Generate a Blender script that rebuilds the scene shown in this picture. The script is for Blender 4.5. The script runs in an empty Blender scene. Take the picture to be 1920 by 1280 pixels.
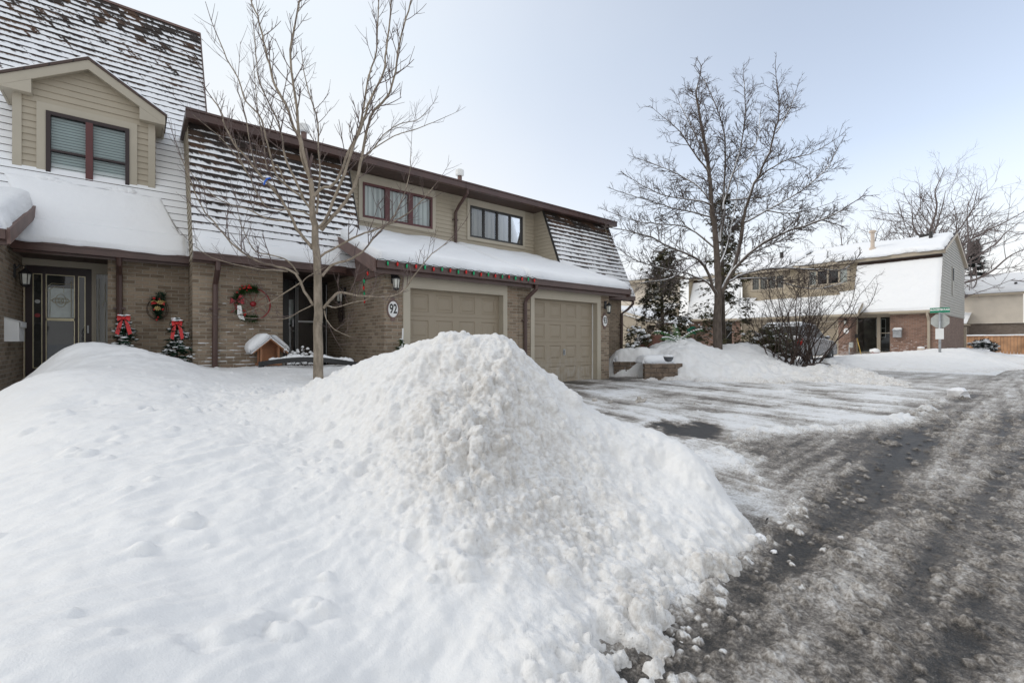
import bpy, bmesh, math, random
import numpy as np
from mathutils import Vector, Matrix, noise as mnoise
R = math.radians
scene = bpy.context.scene
COL = scene.collection

# ------------------------------------------------------------------ camera
cam_d = bpy.data.cameras.new("camera"); cam_d.sensor_width = 36; cam_d.lens = 16.0
cam_d.clip_start = 0.05; cam_d.clip_end = 2000
cam = bpy.data.objects.new("camera", cam_d); COL.objects.link(cam)
YAW = math.atan2(.634, .773)
cam.location = (0, 0, 1.5); cam.rotation_euler = (R(90), 0, -YAW)
scene.camera = cam
# world axes: x runs along the house row, y from the road to the houses
# ------------------------------------------------------------------ light
SUN_EL, SUN_AZ = R(34), R(-48)      # azimuth measured from +y towards +x
world = bpy.data.worlds.new("World"); scene.world = world; world.use_nodes = True
wt = world.node_tree; wt.nodes.clear()
def wn(t, **k):
    n = wt.nodes.new('ShaderNode' + t)
    for a, v in k.items(): setattr(n, a, v)
    return n
sky = wn('TexSky', sky_type='NISHITA', sun_disc=False); sky.sun_elevation = SUN_EL; sky.sun_rotation = SUN_AZ
sky.air_density = 1.0; sky.dust_density = 2.5; sky.ozone_density = 1.0
tc = wn('TexCoord')
dotn = wn('VectorMath', operation='DOT_PRODUCT')
bd = Vector((.773, -.634, 0)) * .80 + Vector((.634, .773, 0)) * .55 + Vector((0, 0, .55)); bd.normalize()
dotn.inputs[1].default_value = bd
wt.links.new(tc.outputs['Generated'], dotn.inputs[0])
cn = wn('TexNoise'); cn.inputs['Scale'].default_value = 1.6; cn.inputs['Detail'].default_value = 4; cn.inputs['Roughness'].default_value = .5
wt.links.new(tc.outputs['Generated'], cn.inputs['Vector'])
add = wn('Math', operation='MULTIPLY_ADD'); add.inputs[1].default_value = .22; wt.links.new(cn.outputs['Fac'], add.inputs[0]); wt.links.new(dotn.outputs['Value'], add.inputs[2])
mr = wn('MapRange', interpolation_type='SMOOTHSTEP'); mr.inputs[1].default_value = .48; mr.inputs[2].default_value = 1.12; mr.inputs[3].default_value = 1.0; mr.inputs[4].default_value = .10
wt.links.new(add.outputs[0], mr.inputs[0])
sep = wn('SeparateXYZ'); wt.links.new(tc.outputs['Generated'], sep.inputs[0])
cr = wn('ValToRGB'); cr.color_ramp.elements[0].position = 0.0; cr.color_ramp.elements[0].color = (.965, .955, .94, 1)
cr.color_ramp.elements[1].position = .85; cr.color_ramp.elements[1].color = (.84, .87, .91, 1)
e = cr.color_ramp.elements.new(.24); e.color = (.93, .935, .94, 1)
e = cr.color_ramp.elements.new(.52); e.color = (.82, .885, .95, 1)
wt.links.new(sep.outputs['Z'], cr.inputs[0])
hsv = wn('HueSaturation'); hsv.inputs['Saturation'].default_value = .62
wt.links.new(sky.outputs[0], hsv.inputs['Color'])
scl = wn('VectorMath', operation='SCALE'); scl.inputs['Scale'].default_value = 9.5; wt.links.new(cr.outputs[0], scl.inputs[0])
skyg = wn('VectorMath', operation='SCALE'); skyg.inputs['Scale'].default_value = 2.5; wt.links.new(hsv.outputs[0], skyg.inputs[0])
hzn = wn('MapRange', interpolation_type='SMOOTHSTEP'); hzn.inputs[1].default_value = .02; hzn.inputs[2].default_value = .42; hzn.inputs[3].default_value = 1.0; hzn.inputs[4].default_value = 0.0
wt.links.new(sep.outputs['Z'], hzn.inputs[0])
fmx = wn('Math', operation='MAXIMUM'); wt.links.new(mr.outputs[0], fmx.inputs[0]); wt.links.new(hzn.outputs[0], fmx.inputs[1])
mx = wn('MixRGB'); wt.links.new(fmx.outputs[0], mx.inputs[0]); wt.links.new(skyg.outputs[0], mx.inputs[1]); wt.links.new(scl.outputs[0], mx.inputs[2])
bg = wn('Background'); bg.inputs[1].default_value = .1; wt.links.new(mx.outputs[0], bg.inputs[0])
wo = wn('OutputWorld'); wt.links.new(bg.outputs[0], wo.inputs[0])
sd = bpy.data.lights.new("sun", 'SUN'); sd.energy = 1.05; sd.angle = R(22); sd.color = (1, .95, .88)
sun = bpy.data.objects.new("sun", sd); COL.objects.link(sun)
sv = Vector((math.sin(SUN_AZ) * math.cos(SUN_EL), math.cos(SUN_AZ) * math.cos(SUN_EL), math.sin(SUN_EL)))
sun.rotation_euler = sv.to_track_quat('Z', 'Y').to_euler(); sun.location = (0, 0, 30)
scene.view_settings.view_transform = 'Standard'; scene.view_settings.look = 'None'
scene.view_settings.exposure = 0.16; scene.view_settings.gamma = 1.0
scene.cycles.max_bounces = 8; scene.cycles.transparent_max_bounces = 12

# ------------------------------------------------------------------ helpers: objects
ORG = {}
def thing(name, label, cat, loc=(0, 0, 0), group=None):
    o = bpy.data.objects.new(name, None); COL.objects.link(o); o.location = loc; o.empty_display_size = .2
    o['label'] = label; o['category'] = cat
    if group: o['group'] = group
    ORG[o.name] = Vector(loc); return o
def tag(o, label=None, cat=None, group=None, kind=None):
    if label: o['label'] = label
    if cat: o['category'] = cat
    if group: o['group'] = group
    if kind: o['kind'] = kind
    return o
class MB:
    def __init__(s, tf=None): s.v = []; s.f = []; s.tf = tf
    def p(s, *c):
        s.v.append(tuple(s.tf(*c)) if s.tf else tuple(c)); return len(s.v) - 1
    def poly(s, pts): s.f.append([s.p(*q) for q in pts]); return s
    def box(s, a0, a1, b0, b1, z0, z1):
        i = [s.p(a, b, z) for z in (z0, z1) for a, b in ((a0, b0), (a1, b0), (a1, b1), (a0, b1))]
        for q in ((0, 3, 2, 1), (4, 5, 6, 7), (0, 1, 5, 4), (1, 2, 6, 5), (2, 3, 7, 6), (3, 0, 4, 7)): s.f.append([i[k] for k in q])
        return s
    def prism(s, poly, lo, hi, axis=0):
        def mk(u, w, t): return (t, u, w) if axis == 0 else ((u, t, w) if axis == 1 else (u, w, t))
        A = [s.p(*mk(u, w, lo)) for u, w in poly]; B = [s.p(*mk(u, w, hi)) for u, w in poly]; n = len(poly)
        s.f.append(A[::-1]); s.f.append(B)
        for i in range(n): j = (i + 1) % n; s.f.append([A[i], A[j], B[j], B[i]])
        return s
    def tube(s, pts, r, n=6, caps=True):
        pts = [Vector(q) for q in pts]; m = len(pts)
        if not hasattr(r, '__len__'): r = [r] * m
        ref = None; rings = []
        for i in range(m):
            t = (pts[min(i + 1, m - 1)] - pts[max(i - 1, 0)])
            if t.length < 1e-9: t = Vector((0, 0, 1))
            t.normalize()
            if ref is None: ref = Vector((0, 0, 1)) if abs(t.z) < .9 else Vector((1, 0, 0))
            u = t.cross(ref)
            if u.length < 1e-4: u = t.cross(Vector((0, 1, 0)) if abs(t.y) < .9 else Vector((1, 0, 0)))
            u.normalize(); w = u.cross(t); ref = w
            rings.append([s.p(*(pts[i] + (u * math.cos(k * 6.28319 / n) + w * math.sin(k * 6.28319 / n)) * r[i])) for k in range(n)])
        for i in range(m - 1):
            for k in range(n): l = (k + 1) % n; s.f.append([rings[i][k], rings[i][l], rings[i + 1][l], rings[i + 1][k]])
        if caps: s.f.append(rings[0][::-1]); s.f.append(rings[-1])
        return s
    def lathe(s, prof, c, n=16, axis='z'):
        rings = []
        for r, h in prof:
            rg = []
            for k in range(n):
                a = k * 6.28319 / n; x, y = r * math.cos(a), r * math.sin(a)
                q = (c[0] + x, c[1] + y, c[2] + h) if axis == 'z' else ((c[0] + x, c[1] + h, c[2] + y) if axis == 'y' else (c[0] + h, c[1] + x, c[2] + y))
                rg.append(s.p(*q))
            rings.append(rg)
        for i in range(len(rings) - 1):
            for k in range(n): l = (k + 1) % n; s.f.append([rings[i][k], rings[i][l], rings[i + 1][l], rings[i + 1][k]])
        s.f.append(rings[0][::-1]); s.f.append(rings[-1]); return s
    def blob(s, c, r, sub=1, jit=.25, seed=0, flat=1.0):
        bm = bmesh.new(); bmesh.ops.create_icosphere(bm, subdivisions=sub, radius=1)
        off = len(s.v); rx = r if hasattr(r, '__len__') else (r, r, r * flat)
        for v in bm.verts:
            k = 1 + jit * mnoise.noise(v.co * 1.7 + Vector((seed * 3.1, seed * 1.7, seed)))
            s.p(c[0] + v.co.x * rx[0] * k, c[1] + v.co.y * rx[1] * k, c[2] + v.co.z * rx[2] * k)
        for f in bm.faces: s.f.append([off + v.index for v in f.verts])
        bm.free(); return s
    def build(s, name, m, parent=None, smooth=False, loc=None, recalc=False):
        org = ORG.get(parent.name, Vector()) if parent else Vector(loc or (0, 0, 0))
        me = bpy.data.meshes.new(name)
        V = np.array(s.v, dtype=np.float64).reshape(-1, 3) - np.array(org)
        me.from_pydata(V.tolist(), [], s.f); me.update()
        if recalc:
            bm = bmesh.new(); bm.from_mesh(me); bmesh.ops.recalc_face_normals(bm, faces=bm.faces); bm.to_mesh(me); bm.free()
        if smooth: me.polygons.foreach_set('use_smooth', [True] * len(me.polygons))
        if m: me.materials.append(m)
        o = bpy.data.objects.new(name, me); COL.objects.link(o)
        if parent: o.parent = parent; ORG[o.name] = org
        else: o.location = org; ORG[o.name] = org
        return o
def grid_obj(name, m, X, Y, Z, attrs=None, smooth=True):
    ny, nx = Z.shape
    co = np.stack([np.broadcast_to(X, Z.shape), np.broadcast_to(Y, Z.shape), Z], -1).reshape(-1, 3)
    idx = np.arange(nx * ny).reshape(ny, nx)
    q = np.stack([idx[:-1, :-1], idx[:-1, 1:], idx[1:, 1:], idx[1:, :-1]], -1).reshape(-1, 4)
    me = bpy.data.meshes.new(name); me.vertices.add(len(co)); me.vertices.foreach_set('co', co.ravel().astype(np.float32))
    me.loops.add(q.size); me.loops.foreach_set('vertex_index', q.ravel().astype(np.int32))
    me.polygons.add(len(q)); me.polygons.foreach_set('loop_start', np.arange(0, q.size, 4, dtype=np.int32))
    me.polygons.foreach_set('loop_total', np.full(len(q), 4, dtype=np.int32)); me.update(calc_edges=True)
    if smooth: me.polygons.foreach_set('use_smooth', np.ones(len(q), dtype=bool))
    for k, a in (attrs or {}).items():
        at = me.attributes.new(k, 'FLOAT', 'POINT'); at.data.foreach_set('value', a.ravel().astype(np.float32))
    me.materials.append(m); me.validate()
    o = bpy.data.objects.new(name, me); COL.objects.link(o); return o
# ------------------------------------------------------------------ helpers: numpy noise
_rs = np.random.RandomState(5); _pt = _rs.permutation(512); _pt = np.concatenate([_pt, _pt, _pt]); _ga = _rs.rand(512) * 6.28319
_gx, _gy = np.cos(_ga), np.sin(_ga)
def pn(x, y):
    xi = np.floor(x).astype(int); yi = np.floor(y).astype(int); xf = x - xi; yf = y - yi
    u = xf ** 3 * (xf * (xf * 6 - 15) + 10); v = yf ** 3 * (yf * (yf * 6 - 15) + 10)
    def g(i, j, dx, dy):
        h = _pt[(_pt[i & 511] + j) & 511]; return _gx[h] * dx + _gy[h] * dy
    a = g(xi, yi, xf, yf); b = g(xi + 1, yi, xf - 1, yf); c = g(xi, yi + 1, xf, yf - 1); d = g(xi + 1, yi + 1, xf - 1, yf - 1)
    return (a + u * (b - a)) * (1 - v) + (c + u * (d - c)) * v
def fbm(x, y, o=4, g=.5):
    t = 0; k = 1; 
    for i in range(o): t = t + k * pn(x * 2 ** i + 17.3 * i, y * 2 ** i - 9.1 * i); k *= g
    return t
def worley(x, y):
    xi = np.floor(x).astype(int); yi = np.floor(y).astype(int); best = np.full(x.shape, 9.0)
    for i in (-1, 0, 1):
        for j in (-1, 0, 1):
            h = _pt[(_pt[(xi + i) & 511] + yi + j) & 511]; h2 = _pt[h + 77]
            d = (xi + i + .5 + .45 * np.cos(_ga[h] * 1.0) - x) ** 2 + (yi + j + .5 + .45 * np.sin(_ga[h2]) - y) ** 2
            best = np.minimum(best, d)
    return np.sqrt(best)
def ss(a, b, x): t = np.clip((x - a) / (b - a), 0, 1); return t * t * (3 - 2 * t)
# ------------------------------------------------------------------ helpers: materials
class M:
    def __init__(s, name):
        s.m = bpy.data.materials.new(name); s.m.use_nodes = True; s.t = s.m.node_tree; s.t.nodes.clear(); s._tc = None
    def n(s, typ, out=0, **kw):
        nd = s.t.nodes.new('ShaderNode' + typ); ins = {}
        for k, v in kw.items():
            if k[0].islower(): setattr(nd, k, v)
            else: ins[k] = v
        for k, v in ins.items():
            key = k.replace('_', ' ')
            sk = nd.inputs[int(k[1:])] if (k[0] == 'I' and k[1:].isdigit()) else nd.inputs[key]
            if isinstance(v, bpy.types.NodeSocket): s.t.links.new(v, sk)
            else: sk.default_value = v
        return nd.outputs[out] if out is not None else nd
    def math(s, op, a, b=0.0, c=0.0, clamp=False): return s.n('Math', operation=op, use_clamp=clamp, I0=a, I1=b, I2=c)
    def mix(s, f, a, b, bt='MIX'):
        f4 = lambda q: q if isinstance(q, bpy.types.NodeSocket) else (*q[:3], 1)
        return s.n('MixRGB', blend_type=bt, I0=f, I1=f4(a), I2=f4(b))
    def mr(s, x, a, b, c=0.0, d=1.0, sm=True): return s.n('MapRange', interpolation_type='SMOOTHSTEP' if sm else 'LINEAR', I0=x, I1=a, I2=b, I3=c, I4=d)
    def pos(s): return s.n('NewGeometry', 'Position')
    def nrm(s): return s.n('NewGeometry', 'Normal')
    def xyz(s, v):
        nd = s.n('SeparateXYZ', None, I0=v); return nd.outputs[0], nd.outputs[1], nd.outputs[2]
    def vec(s, x, y, z=0.0): return s.n('CombineXYZ', I0=x, I1=y, I2=z)
    def map(s, v, sc): return s.n('Mapping', Vector=v, Scale=sc)
    def noise(s, v, scale, det=3, rough=.5, out='Fac'): return s.n('TexNoise', out, Vector=v, Scale=scale, Detail=det, Roughness=rough)
    def bump(s, h, st=.5, d=.02, nrm=None):
        kw = dict(Height=h, Strength=st, Distance=d)
        if nrm: kw['Normal'] = nrm
        return s.n('Bump', **kw)
    def out(s, col, rough=.6, normal=None, metal=0.0, spec=.5, **kw):
        k = dict(Base_Color=col if isinstance(col, bpy.types.NodeSocket) else (*col[:3], 1), Roughness=rough, Metallic=metal)
        k['Specular_IOR_Level'] = spec
        if normal: k['Normal'] = normal
        k.update(kw)
        p = s.n('BsdfPrincipled', **k); s.t.nodes.new('ShaderNodeOutputMaterial'); o = s.t.nodes[-1]; s.t.links.new(p, o.inputs[0]); return s.m
def snow_mask(m, nz0=.45, nz1=.75, sc=9., lo=.42, hi=.55):
    z = m.xyz(m.nrm())[2]
    return m.math('MULTIPLY', m.mr(z, nz0, nz1), m.mr(m.noise(m.pos(), sc, 3), lo, hi))
SNOWC = (.86, .865, .875)
def simple(name, col, rough=.5, var=.12, sc=6., bump=.0, bsc=60., metal=0., spec=.5, snow=None):
    m = M(name); n = m.noise(m.pos(), sc, 4)
    c = m.mix(m.mr(n, .3, .7), tuple(q * (1 - var) for q in col), tuple(min(1, q * (1 + var)) for q in col))
    if snow: c = m.mix(snow_mask(m, *snow), c, SNOWC)
    nm = m.bump(m.noise(m.pos(), bsc, 3), bump, .01) if bump else None
    return m.out(c, rough, nm, metal, spec)
def brick(name, cols, mortar, bw=.215, bh=.0675, flecks=0., fz=(0., 1.5), fx=None, mort=.008):
    m = M(name); P = m.pos(); x, y, z = m.xyz(P); u = m.math('ADD', x, y)
    wob = m.noise(m.vec(m.math('MULTIPLY', u, 1.), z), 7., 3)
    uu = m.math('ADD', u, m.math('MULTIPLY', wob, .02)); zz = m.math('ADD', z, m.math('MULTIPLY', m.noise(m.vec(u, z), 14., 2), .012))
    bt = m.n('TexBrick', None, offset=.5, Vector=m.vec(uu, zz), Color1=(0, 0, 0, 1), Color2=(1, 1, 1, 1), Mortar=(.5, .5, .5, 1), Scale=1., Mortar_Size=mort, Mortar_Smooth=.35, Bias=0., Brick_Width=bw, Row_Height=bh)
    rnd = bt.outputs['Color']; mk = bt.outputs['Fac']
    big = m.noise(P, 1.1, 3); fine = m.noise(P, 45., 4)
    t = m.math('ADD', m.math('MULTIPLY', rnd, .62), m.math('MULTIPLY', fine, .38))
    c = m.mix(m.mr(t, .2, .8), cols[0], cols[1]); c = m.mix(m.mr(m.math('ADD', m.math('MULTIPLY', rnd, .5), m.math('MULTIPLY', big, .6)), .62, .85), c, cols[2])
    st_ = m.noise(m.map(P, (.9, .9, .45)), 1.6, 4, .6); c = m.mix(m.math('MULTIPLY', m.mr(st_, .52, .72), .35), c, tuple(q * .55 for q in cols[0])); c = m.mix(m.math('MULTIPLY', m.mr(m.noise(P, 3.1, 4, .7), .60, .75), .22), c, (.50, .47, .42))
    c = m.mix(mk, c, mortar)
    # weathered course faces: rough rolled texture
    rg = m.noise(m.map(P, (9, 9, 26)), 2.2, 4, .65)
    c = m.mix(m.math('MULTIPLY', m.mr(rg, .56, .72), .45), c, tuple(q * .35 for q in cols[0]))
    if flecks:
        fr = m.math('FRACT', m.math('DIVIDE', zz, bh))
        led = m.mr(fr, .62, .9)
        pz = m.noise(m.map(P, (5, 5, 14.8)), 1., 2)
        k = m.math('MULTIPLY', led, m.mr(m.math('ADD', pz, m.mr(z, fz[0], fz[1], .12, -.12, False)), .60 - flecks * .08, .66 - flecks * .08))
        if fx: k = m.math('MULTIPLY', k, m.mr(x, fx[0], fx[1], 1, 0))
        c = m.mix(k, c, SNOWC)
    h = m.math('ADD', m.math('MULTIPLY', mk, -1.0), m.math('MULTIPLY', rg, .8))
    return m.out(c, .85, m.bump(h, .9, .012), spec=.25)
def shingle(name, zb, h, cov, cols, tile=.30, rag=.42, big=.35, run=1.0, hole=0.):
    """shingle courses of height h above zb; cov = [(z, snow fraction), ...] settled snow on each course"""
    m = M(name); P = m.pos(); x, y, z = m.xyz(P); nn = m.xyz(m.nrm())
    u = m.math('ADD', x, m.math('MULTIPLY', y, run))
    q = m.math('DIVIDE', m.math('SUBTRACT', z, zb), h); k = m.math('FLOOR', q); fr = m.math('SUBTRACT', q, k)
    wn_ = m.n('TexWhiteNoise', 'Value', noise_dimensions='1D', W=k)
    ti = m.math('FLOOR', m.math('ADD', m.math('DIVIDE', u, tile), m.math('MULTIPLY', wn_, 5.)))
    tv = m.n('TexWhiteNoise', 'Value', noise_dimensions='2D', Vector=m.vec(ti, k))
    c = m.mix(m.mr(tv, .45, .95), cols[0], cols[1]); c = m.mix(m.mr(tv, .0, .25, 1, 0), c, cols[2])
    c = m.mix(.35, c, m.mix(m.noise(P, 90., 2), (0, 0, 0), tuple(2 * v for v in cols[0])))
    # coverage
    rp = m.n('ValToRGB', None, Fac=m.mr(z, cov[0][0], cov[-1][0], 0, 1, False)); el = rp.color_ramp.elements
    z0, z1 = cov[0][0], cov[-1][0]
    el[0].position = 0; el[0].color = (cov[0][1],) * 3 + (1,); el[1].position = 1; el[1].color = (cov[-1][1],) * 3 + (1,)
    for zz, cc in cov[1:-1]:
        e = el.new((zz - z0) / (z1 - z0)); e.color = (cc,) * 3 + (1,)
    cv = rp.outputs[0]
    rn = m.noise(m.vec(m.math('MULTIPLY', u, 1.), m.math('MULTIPLY', k, 3.7)), 9., 4, .65)
    rn2 = m.noise(m.vec(m.math('MULTIPLY', u, 1.), m.math('MULTIPLY', k, .31)), 2.2, 3)
    bn = m.noise(P, 1.3, 3)
    cvv = m.math('ADD', cv, m.math('ADD', m.math('MULTIPLY', m.math('SUBTRACT', rn, .5), rag * 2), m.math('ADD', m.math('MULTIPLY', m.math('SUBTRACT', rn2, .5), big * 1.4), m.math('MULTIPLY', m.math('SUBTRACT', bn, .5), big * 1.2))))
    f2 = m.math('ADD', fr, m.math('MULTIPLY', m.math('SUBTRACT', m.noise(P, 40., 3), .5), .35))
    mask = m.mr(m.math('SUBTRACT', cvv, f2), -.17, .14)
    if hole:
        hn = m.math('ADD', m.math('MULTIPLY', m.noise(m.vec(m.math('MULTIPLY', u, 2.6), m.math('MULTIPLY', k, 5.3)), 1.9, 3, .6), .75), m.math('MULTIPLY', m.noise(P, 26., 3, .6), .25))
        mask = m.math('MULTIPLY', mask, m.mr(m.math('ADD', hn, m.mr(z, z0, z1, .35, 0, False)), hole, hole + .05))
    down = m.mr(nn[2], -.3, -.1)      # the butt edge under each course stays bare
    mask = m.math('MULTIPLY', mask, down)
    c = m.mix(mask, c, SNOWC)
    hgt = m.math('ADD', m.math('MULTIPLY', mask, 1.), m.math('MULTIPLY', m.noise(P, 60., 3), .25))
    return m.out(c, .8, m.bump(hgt, .6, .015), spec=.25)
# ------------------------------------------------------------------ materials
m_brick = brick('buff_brick', ((.20, .150, .106), (.36, .285, .208), (.29, .213, .152)), (.36, .315, .255))
m_brick_f = brick('buff_brick_snow_flecked', ((.20, .150, .106), (.36, .285, .208), (.29, .213, .152)), (.36, .315, .255), flecks=.5, fz=(.9, 2.3), fx=(1.75, 2.2))
m_brick_h = brick('red_brick', ((.20, .115, .085), (.31, .185, .135), (.25, .15, .11)), (.27, .23, .20), flecks=.02, fz=(.9, 1.9))
m_brick_g = brick('grey_brown_brick', ((.16, .125, .10), (.22, .175, .145), (.19, .15, .12)), (.2, .18, .16))
m_brick_h2 = brick('red_brown_brick', ((.17, .112, .088), (.25, .17, .135), (.20, .135, .108)), (.23, .19, .165))
m_siding = simple('tan_siding', (.385, .335, .255), .55, .05, 1.5, .05, 200)
m_trim = simple('tan_trim', (.42, .375, .295), .5, .04, 2)
m_trim_h = simple('beige_trim', (.40, .34, .26), .5, .04, 2)
m_siding_h = simple('beige_siding', (.36, .30, .215), .55, .06, 1.5)
m_siding_g = simple('grey_siding', (.34, .325, .29), .55, .06, 1.5)
m_siding_p = simple('cream_siding', (.56, .50, .42), .55, .05, 1.5)
def mat_gdoor():
    m = M('taupe_garage_paint'); P = m.pos(); z = m.xyz(P)[2]; n = m.noise(P, 1.4, 4); s_ = m.noise(m.map(P, (1, 1, .25)), 16., 5, .65)
    c = m.mix(n, (.285, .236, .170), (.32, .267, .197))
    k = m.math('MULTIPLY', m.mr(z, .45, 1.5, 1, 0), m.mr(m.math('ADD', s_, m.math('MULTIPLY', m.noise(P, 5., 3), .5)), .62, .95)); c = m.mix(m.math('MULTIPLY', k, .55), c, (.44, .41, .37))
    c = m.mix(m.math('MULTIPLY', m.mr(s_, .60, .72), .18), c, (.15, .125, .095))
    return m.out(c, .5, m.bump(m.noise(P, 90., 2), .08, .005))
m_gdoor = mat_gdoor()
m_brown = simple('brown_metal', (.075, .040, .033), .32, .15, 3, .04, 30)
m_brown2 = simple('weathered_brown_board', (.16, .10, .085), .6, .15, 3, .1, 60)
m_soffit = simple('brown_soffit', (.052, .032, .026), .5, .15, 3)
m_maroon = simple('maroon_paint', (.085, .018, .018), .35, .1, 4)
m_bronze = simple('dark_bronze_paint', (.022, .020, .018), .35, .1, 4)
m_black = simple('black_paint', (.012, .011, .011), .35, .1, 4)
m_blackmetal = simple('black_metal', (.02, .02, .021), .4, .15, 8)
m_doorwood = simple('dark_door_paint', (.020, .008, .008), .45, .1, 4)
m_brass = simple('pale_brass', (.50, .45, .30), .35, .1, 6, metal=.4)
m_white = simple('white_paint', (.72, .72, .70), .45, .03, 3)
m_lwhite = simple('off_white_panel', (.42, .43, .42), .5, .1, 3)
m_lamp = simple('lamp_glass', (.62, .62, .56), .15, .1, 9)
m_galv = simple('galvanised_metal', (.36, .37, .38), .45, .15, 8, metal=.6)
m_signback = simple('grey_sign_back', (.42, .43, .41), .5, .08, 7, metal=.2)
m_green = simple('green_sign_face', (.0, .20, .11), .4, .04, 5)
m_red = simple('red_ribbon', (.50, .012, .012), .45, .15, 12)
m_redmetal = simple('red_metal', (.26, .012, .016), .4, .1, 8)
m_tartan = simple('tartan_ribbon', (.22, .02, .025), .6, .8, 28)
m_gold = simple('gold_trim', (.45, .33, .12), .4, .2, 20, metal=.3)
m_cedarwood = simple('cedar_wood', (.36, .17, .085), .65, .2, 5, .1, 60)
m_greybark = None
m_bowl = simple('grey_clay', (.10, .105, .115), .7, .15, 8, .1, 40)
m_rust = simple('rust_red_clay', (.20, .095, .07), .8, .15, 8, .1, 40)
m_blue = simple('blue_ribbon', (.02, .12, .55), .5, .1, 8)
m_pot = simple('red_pot', (.33, .06, .045), .5, .1, 8)
m_yellow = simple('yellow_handle', (.55, .36, .08), .5, .1, 8)
m_tyre = simple('tyre_rubber', (.02, .02, .02), .8, .2, 20, snow=(.2, .9, 14, .5, .6))
m_rim = simple('alloy_rim', (.45, .45, .46), .35, .1, 9, metal=.7)
m_taillight = simple('tail_light_red', (.55, .01, .012), .15, .05, 5)
m_pvc = simple('cream_pipe', (.55, .46, .38), .5, .08, 5)
m_bulb_r = simple('red_bulb', (.62, .015, .012), .2, .05, 5)
m_bulb_g = simple('green_bulb', (.0, .36, .14), .2, .05, 5)
def mat_snow():
    m = M('snow'); P = m.pos()
    h = m.math('ADD', m.noise(P, 7., 5, .6), m.math('MULTIPLY', m.noise(P, 60., 3), .15))
    c = m.mix(m.noise(P, 3., 3), (.84, .85, .865), (.885, .885, .885))
    return m.out(c, .7, m.bump(h, .35, .05), spec=.2)
m_snow = mat_snow()
def mat_bank():
    m = M('piled_snow'); P = m.pos()
    d = m.n('Attribute', 2, attribute_name='dirt'); rg = m.n('Attribute', 2, attribute_name='rough')
    n1 = m.noise(P, 26., 5, .62); n2 = m.noise(P, 110., 3, .6); n3 = m.noise(P, 4.5, 4, .6)
    c = m.mix(n3, (.79, .785, .775), (.83, .822, .808))
    k = m.math('MULTIPLY', d, m.mr(m.math('ADD', n1, m.math('MULTIPLY', n3, .5)), .55, 1.0))
    c = m.mix(m.math('MULTIPLY', k, .8), c, (.50, .46, .41))
    sp = m.math('MULTIPLY', d, m.mr(m.noise(P, 38., 2), .70, .76)); c = m.mix(m.math('MULTIPLY', sp, .55), c, (.30, .26, .21))
    h = m.math('ADD', m.math('MULTIPLY', n1, m.math('ADD', .22, m.math('MULTIPLY', rg, .9))), m.math('MULTIPLY', n2, m.math('ADD', .10, m.math('MULTIPLY', rg, .25))))
    return m.out(c, .65, m.bump(h, .55, .035), spec=.25)
m_bank = mat_bank()
def mat_slush():
    m = M('slushy_asphalt'); P = m.pos()
    s = m.n('Attribute', 2, attribute_name='snow')
    n1 = m.noise(P, 15., 6, .68); n2 = m.noise(P, 55., 5, .65); n3 = m.noise(P, 170., 2, .6)
    t = m.math('ADD', s, m.math('ADD', m.math('MULTIPLY', m.math('SUBTRACT', n1, .5), .60), m.math('MULTIPLY', m.math('SUBTRACT', n2, .5), .95)))
    rp = m.n('ValToRGB', None, Fac=t); el = rp.color_ramp.elements
    el[0].position = .0; el[0].color = (.030, .029, .028, 1); el[1].position = 1.; el[1].color = (.84, .845, .85, 1)
    for p, c in ((.16, (.060, .053, .046)), (.30, (.132, .117, .102)), (.44, (.27, .247, .222)), (.60, (.46, .437, .41)), (.80, (.72, .715, .705))):
        e = el.new(p); e.color = (*c, 1)
    c = m.mix(m.math('MULTIPLY', m.mr(n3, .55, .75), .35), rp.outputs[0], (.50, .49, .475), 'MIX')
    h = m.math('ADD', m.math('MULTIPLY', n1, .8), m.math('ADD', m.math('MULTIPLY', n2, .6), m.math('MULTIPLY', n3, .15)))
    rgh = m.mr(t, .1, .6, .36, .8)
    return m.out(c, rgh, m.bump(h, .65, .035), spec=.28)
m_slush = mat_slush()
def mat_glass():
    m = M('window_glass')
    f = m.n('Fresnel', IOR=1.5); t = m.n('BsdfTransparent', Color=(.86, .90, .89, 1)); g = m.n('BsdfGlossy', Roughness=.02, Color=(.95, .97, 1, 1))
    mixn = m.n('MixShader', I0=m.math('ADD', m.math('MULTIPLY', f, .75), .02), I1=t, I2=g)
    o = m.t.nodes.new('ShaderNodeOutputMaterial'); m.t.links.new(mixn, o.inputs[0]); return m.m
m_glass = mat_glass()
def mat_stripes(name, c0, c1, axis, period, duty=.3, rough=.6):
    m = M(name); v = m.xyz(m.pos())
    u = v[2] if axis == 'z' else m.math('ADD', v[0], v[1])
    f = m.math('FRACT', m.math('DIVIDE', u, period)); k = m.math('MULTIPLY', m.mr(f, .0, duty * .5), m.mr(f, duty, duty * .5))
    n = m.noise(m.pos(), 3., 2)
    return m.out(m.mix(k, m.mix(n, c0, tuple(q * 1.2 for q in c0)), c1), rough, m.bump(k, .4, .01))
m_blind = mat_stripes('white_blind', (.40, .47, .475), (.10, .12, .125), 'z', .05, .5)
m_shut = mat_stripes('white_shutter', (.66, .66, .63), (.05, .05, .05), 'z', .085, .7)
m_curtain = mat_stripes('white_sheer_curtain', (.60, .61, .60), (.36, .37, .37), 'x', .13, .8)
m_greycurtain = mat_stripes('taupe_curtain', (.25, .225, .195), (.15, .135, .115), 'x', .17, .8)
m_dark2 = simple('dark_inner_door', (.028, .027, .026), .7)
m_reflect = simple('pale_reflection', (.70, .74, .73), .4, .12, 8)
m_dark = simple('dark_room', (.02, .02, .022), .8)
m_dim = simple('dim_room', (.13, .115, .10), .8, .3, 2)
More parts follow.
